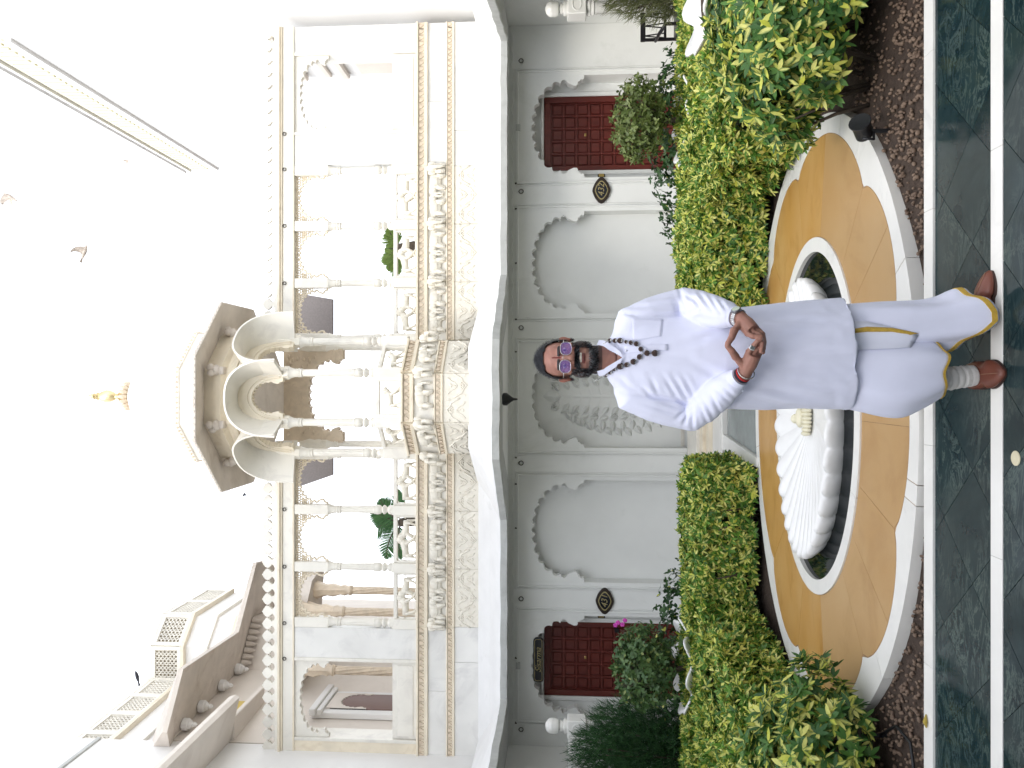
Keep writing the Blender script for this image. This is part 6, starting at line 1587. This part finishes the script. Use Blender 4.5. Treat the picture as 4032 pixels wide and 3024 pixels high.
# dhoti: two draped legs
def drape(levels, hemz, n=72, fold=(.006, 11, .4)):
    """levels: (t from top 0 to hem 1, x0, x1, y0, y1); hemz(x) height of the hem under x"""
    rings = []; ZT = .70
    for t_, x0, x1, y0, y1 in levels:
        rg = []
        for i in range(n):
            th = 2 * math.pi * i / n; c_, s_ = math.cos(th), math.sin(th)
            x = (x0 + x1)/2 + (x1 - x0)/2 * math.copysign(abs(c_) ** .92, c_); y = (y0 + y1)/2 + (y1 - y0)/2 * math.copysign(abs(s_) ** .92, s_)
            zb = hemz(x); z = ZT + (zb - ZT) * t_; k = 1 + fold[0] / .1 * t_ * math.sin(fold[1] * th + fold[2] + 2 * t_)
            rg.append(((x0 + x1)/2 + (x - (x0 + x1)/2) * k, (y0 + y1)/2 + (y - (y0 + y1)/2) * k, z))
        rings.append(rg)
    return rings
def X(a, b, y=3.3): return P(a, b, y).x
def smooth_levels(lv, n=26):
    lv = np.array(lv); ts = np.linspace(lv[0, 0], 1, n); out = [ts]
    for c in range(1, 5): out.append(np.interp(ts, lv[:, 0], lv[:, c]))
    A = np.stack(out, 1)
    for _ in range(3): A[1:-1, 1:] = (A[:-2, 1:] + 2 * A[1:-1, 1:] + A[2:, 1:]) / 4
    return [tuple(r_) for r_ in A]
def hemL(x): return .020 + max(0, .26 - x) * 1.30 + max(0, x - .30) * .95
lvL = smooth_levels([(0, .09, .335, 3.27, 3.49), (.2, .09, .345, 3.265, 3.49), (.45, .10, .352, 3.245, 3.50), (.65, .115, .352, 3.24, 3.50), (.80, .13, .366, 3.235, 3.50), (.92, .135, .398, 3.225, 3.50), (1, .145, .398, 3.225, 3.49)])
rgs = drape(lvL, hemL, fold=(.0075, 7, .5)); rgsL = rgs; t = MB(); t.loft(rgs, cap=False); dh = t.build('dhoti', 'cotton', man, True); tag(dh, 'white wrapped dhoti edged with a gold band'); dh.modifiers.new('thick', 'SOLIDIFY').thickness = .003
def border(rgs, hemz, cx_, cy_, lo_, hi_, name):
    t = MB(); R0 = rgs[-1]; R1 = rgs[-3]; secs = []
    for i in list(range(len(R0))) + [0]:
        a_, b_ = Vector(R0[i]), Vector(R1[i]); d = (b_ - a_).normalized(); o_ = Vector((a_.x - cx_, a_.y - cy_, 0)).normalized() * .004; secs.append([a_ + d * lo_ + o_, a_ + d * hi_ + o_, a_ + d * hi_ + o_ * .2, a_ + d * lo_ + o_ * .2])
    t.loft(secs, cap=False); return t.build(name, 'gold_border', dh, 50)
border(rgs, hemL, .27, 3.36, .010, .032, 'gold_border')
def hemR(x): return .232 - max(0, -.02 - x) * .5 + max(0, x - .12) * .35 + .05 * max(0, -x - .03) + .010 * math.sin(x * 38)
lvR = smooth_levels([(0, -.085, .205, 3.26, 3.46), (.15, -.10, .21, 3.255, 3.46), (.32, -.118, .21, 3.225, 3.46), (.50, -.140, .21, 3.212, 3.46), (.64, -.142, .212, 3.205, 3.46), (.82, -.10, .205, 3.205, 3.45), (.93, -.068, .19, 3.21, 3.44), (1, -.048, .175, 3.215, 3.43)])
rgs = drape(lvR, hemR, fold=(.0060, 7, 2.2)); t = MB(); t.loft(rgs, cap=False); d2 = t.build('dhoti_fold', 'cotton', man, True); d2.modifiers.new('thick', 'SOLIDIFY').thickness = .003
border(rgs, hemR, .06, 3.33, -.002, .008, 'gold_border')
dme = MB(); dme.loft(rgs, cap=False); dme.loft(rgsL, cap=False); dv_ = BVHTree.FromPolygons([Vector(v) for v in dme.v], dme.f)
def dz(zx, zy, l): return surf((2900 + zx * .5118) / SC, (1000 + zy * .5118) / SC, l, dv_, 3.20)
# front pleat with gold edge
def ribbon(pl, pr, lift, name, mt, n=12):
    t = MB(); secs = []
    for k in range(n + 1):
        u = k / n * (len(pl) - 1); i = min(len(pl) - 2, int(u)); f_ = u - i
        A = [pl[i][c] + (pl[i+1][c] - pl[i][c]) * f_ for c in (0, 1)]; B = [pr[i][c] + (pr[i+1][c] - pr[i][c]) * f_ for c in (0, 1)]
        secs.append([dz(A[0] + (B[0]-A[0]) * q, A[1] + (B[1]-A[1]) * q, lift * max(.12, 1 - (k / n) ** 2) * math.sin(math.pi * (.15 + .7 * q))) for q in (0, .25, .5, .75, 1)])
    vv = [p for s_ in secs for p in s_]; ff = [(k*5+q, k*5+q+1, (k+1)*5+q+1, (k+1)*5+q) for k in range(n) for q in range(4)]; t.add(vv, ff); o = t.build(name, mt, man, True); o.modifiers.new('thick', 'SOLIDIFY').thickness = .003; return o
ribbon([(885, 745), (1000, 735), (1200, 730), (1340, 722)], [(870, 520), (1000, 520), (1180, 560), (1400, 625)], .016, 'front_pleat', 'cotton_white')
ribbon([(880, 612), (1000, 600), (1200, 598), (1330, 622)], [(875, 580), (1000, 562), (1200, 572), (1400, 612)], .024, 'gold_edge', 'gold_border')
# right leg in a wrinkled white stocking
t = MB(); rg = []
for k in range(60):
    u = k / 59; z = .36 - .30 * u; cx_ = .0 + .036 * u; r_ = .056 - .012 * u; wr_ = .0026 * math.sin(k * 1.15) * (1 if .25 < u < .85 else .3) + .0012 * math.sin(k * 2.3 + 1)
    rg.append([(cx_ + (r_ + wr_ * (1 + .6 * math.sin(th * 2 + k * .5))) * math.cos(th), 3.345 + .01 * u + (r_ + wr_) * 1.05 * math.sin(th), z + .006 * math.sin(th + 1) ) for th in [2*math.pi*i/28 for i in range(28)]])
t.loft(rg); t.build('stocking', 'sock', man, True)
t = MB(); t.tube([(.30, 3.37, .20), (.30, 3.37, .06)], [.045, .042], 16); t.build('stocking', 'sock', man, True)
def shoe(heel, toe, hw, name, seam_off=0):
    heel, toe = Vector(heel), Vector(toe); d = (toe - heel); L_ = d.length; f_ = d.normalized(); s_ = Vector((f_.y, -f_.x, 0)); t = MB(); secs = []
    for k in range(23):
        u = k / 22; wd = hw * (1.0 * (.55 + .45 * math.sin(math.pi * min(1, u * 1.15 + .12))) ) if u < .62 else hw * (1 - ((u - .62) / .40) ** 2.4 * .93)
        if u < .10: wd *= .62 + 3.8 * u
        hgt = .072 - .01 * u if u < .45 else .0675 - (.0675 - .030) * ((u - .45) / .55) ** 1.1
        if u > .94: hgt *= 1 - (u - .94) * 5
        c = heel + f_ * (L_ * u); r_ = []
        for i in range(20):
            th = 2 * math.pi * i / 20; cc, ss = math.cos(th), math.sin(th); x = wd * math.copysign(abs(cc) ** .7, cc); z = .006 + (hgt - .006) * (.5 + .5 * math.copysign(abs(ss) ** .75, ss)); r_.append(c + s_ * x * (1 - .30 * max(0, ss)) + Vector((0, 0, z)))
        secs.append(r_)
    t.loft(secs); o = t.build(name, 'leather', man, 60); t = MB(); pl = []
    for k in range(17):
        u = k / 16; wd = hw * 1.03 * (.55 + .45 * math.sin(math.pi * min(1, u * 1.15 + .12))) if u < .62 else hw * 1.03 * (1 - ((u - .62) / .40) ** 2.4 * .93)
        if u < .10: wd *= .62 + 3.8 * u
        pl.append((heel + f_ * (L_ * u), wd))
    poly = [tuple((c + s_ * w_)[:2]) for c, w_ in pl] + [tuple((c - s_ * w_)[:2]) for c, w_ in reversed(pl)]; t.prismZ(poly, .0045, .013); t.build('sole', 'sole', o)
    t = MB(); t.tube([heel + f_ * (L_ * u) + Vector((0, 0, (.0675 - (.0375) * (max(0, u - .45) / .55) ** 1.1) + .001)) for u in [.5, .6, .7, .8, .9, .97]], .0016, 5); t.build('toe_seam', mat('seam_tan', (.30, .17, .11), .6)[0] if 'seam_tan' not in M else 'seam_tan', o, True)
    return o
shoe((.033, 3.47, 0), (.045, 3.212, 0), .060, 'shoe'); shoe((.235, 3.375, 0), (.475, 3.315, 0), .054, 'shoe')
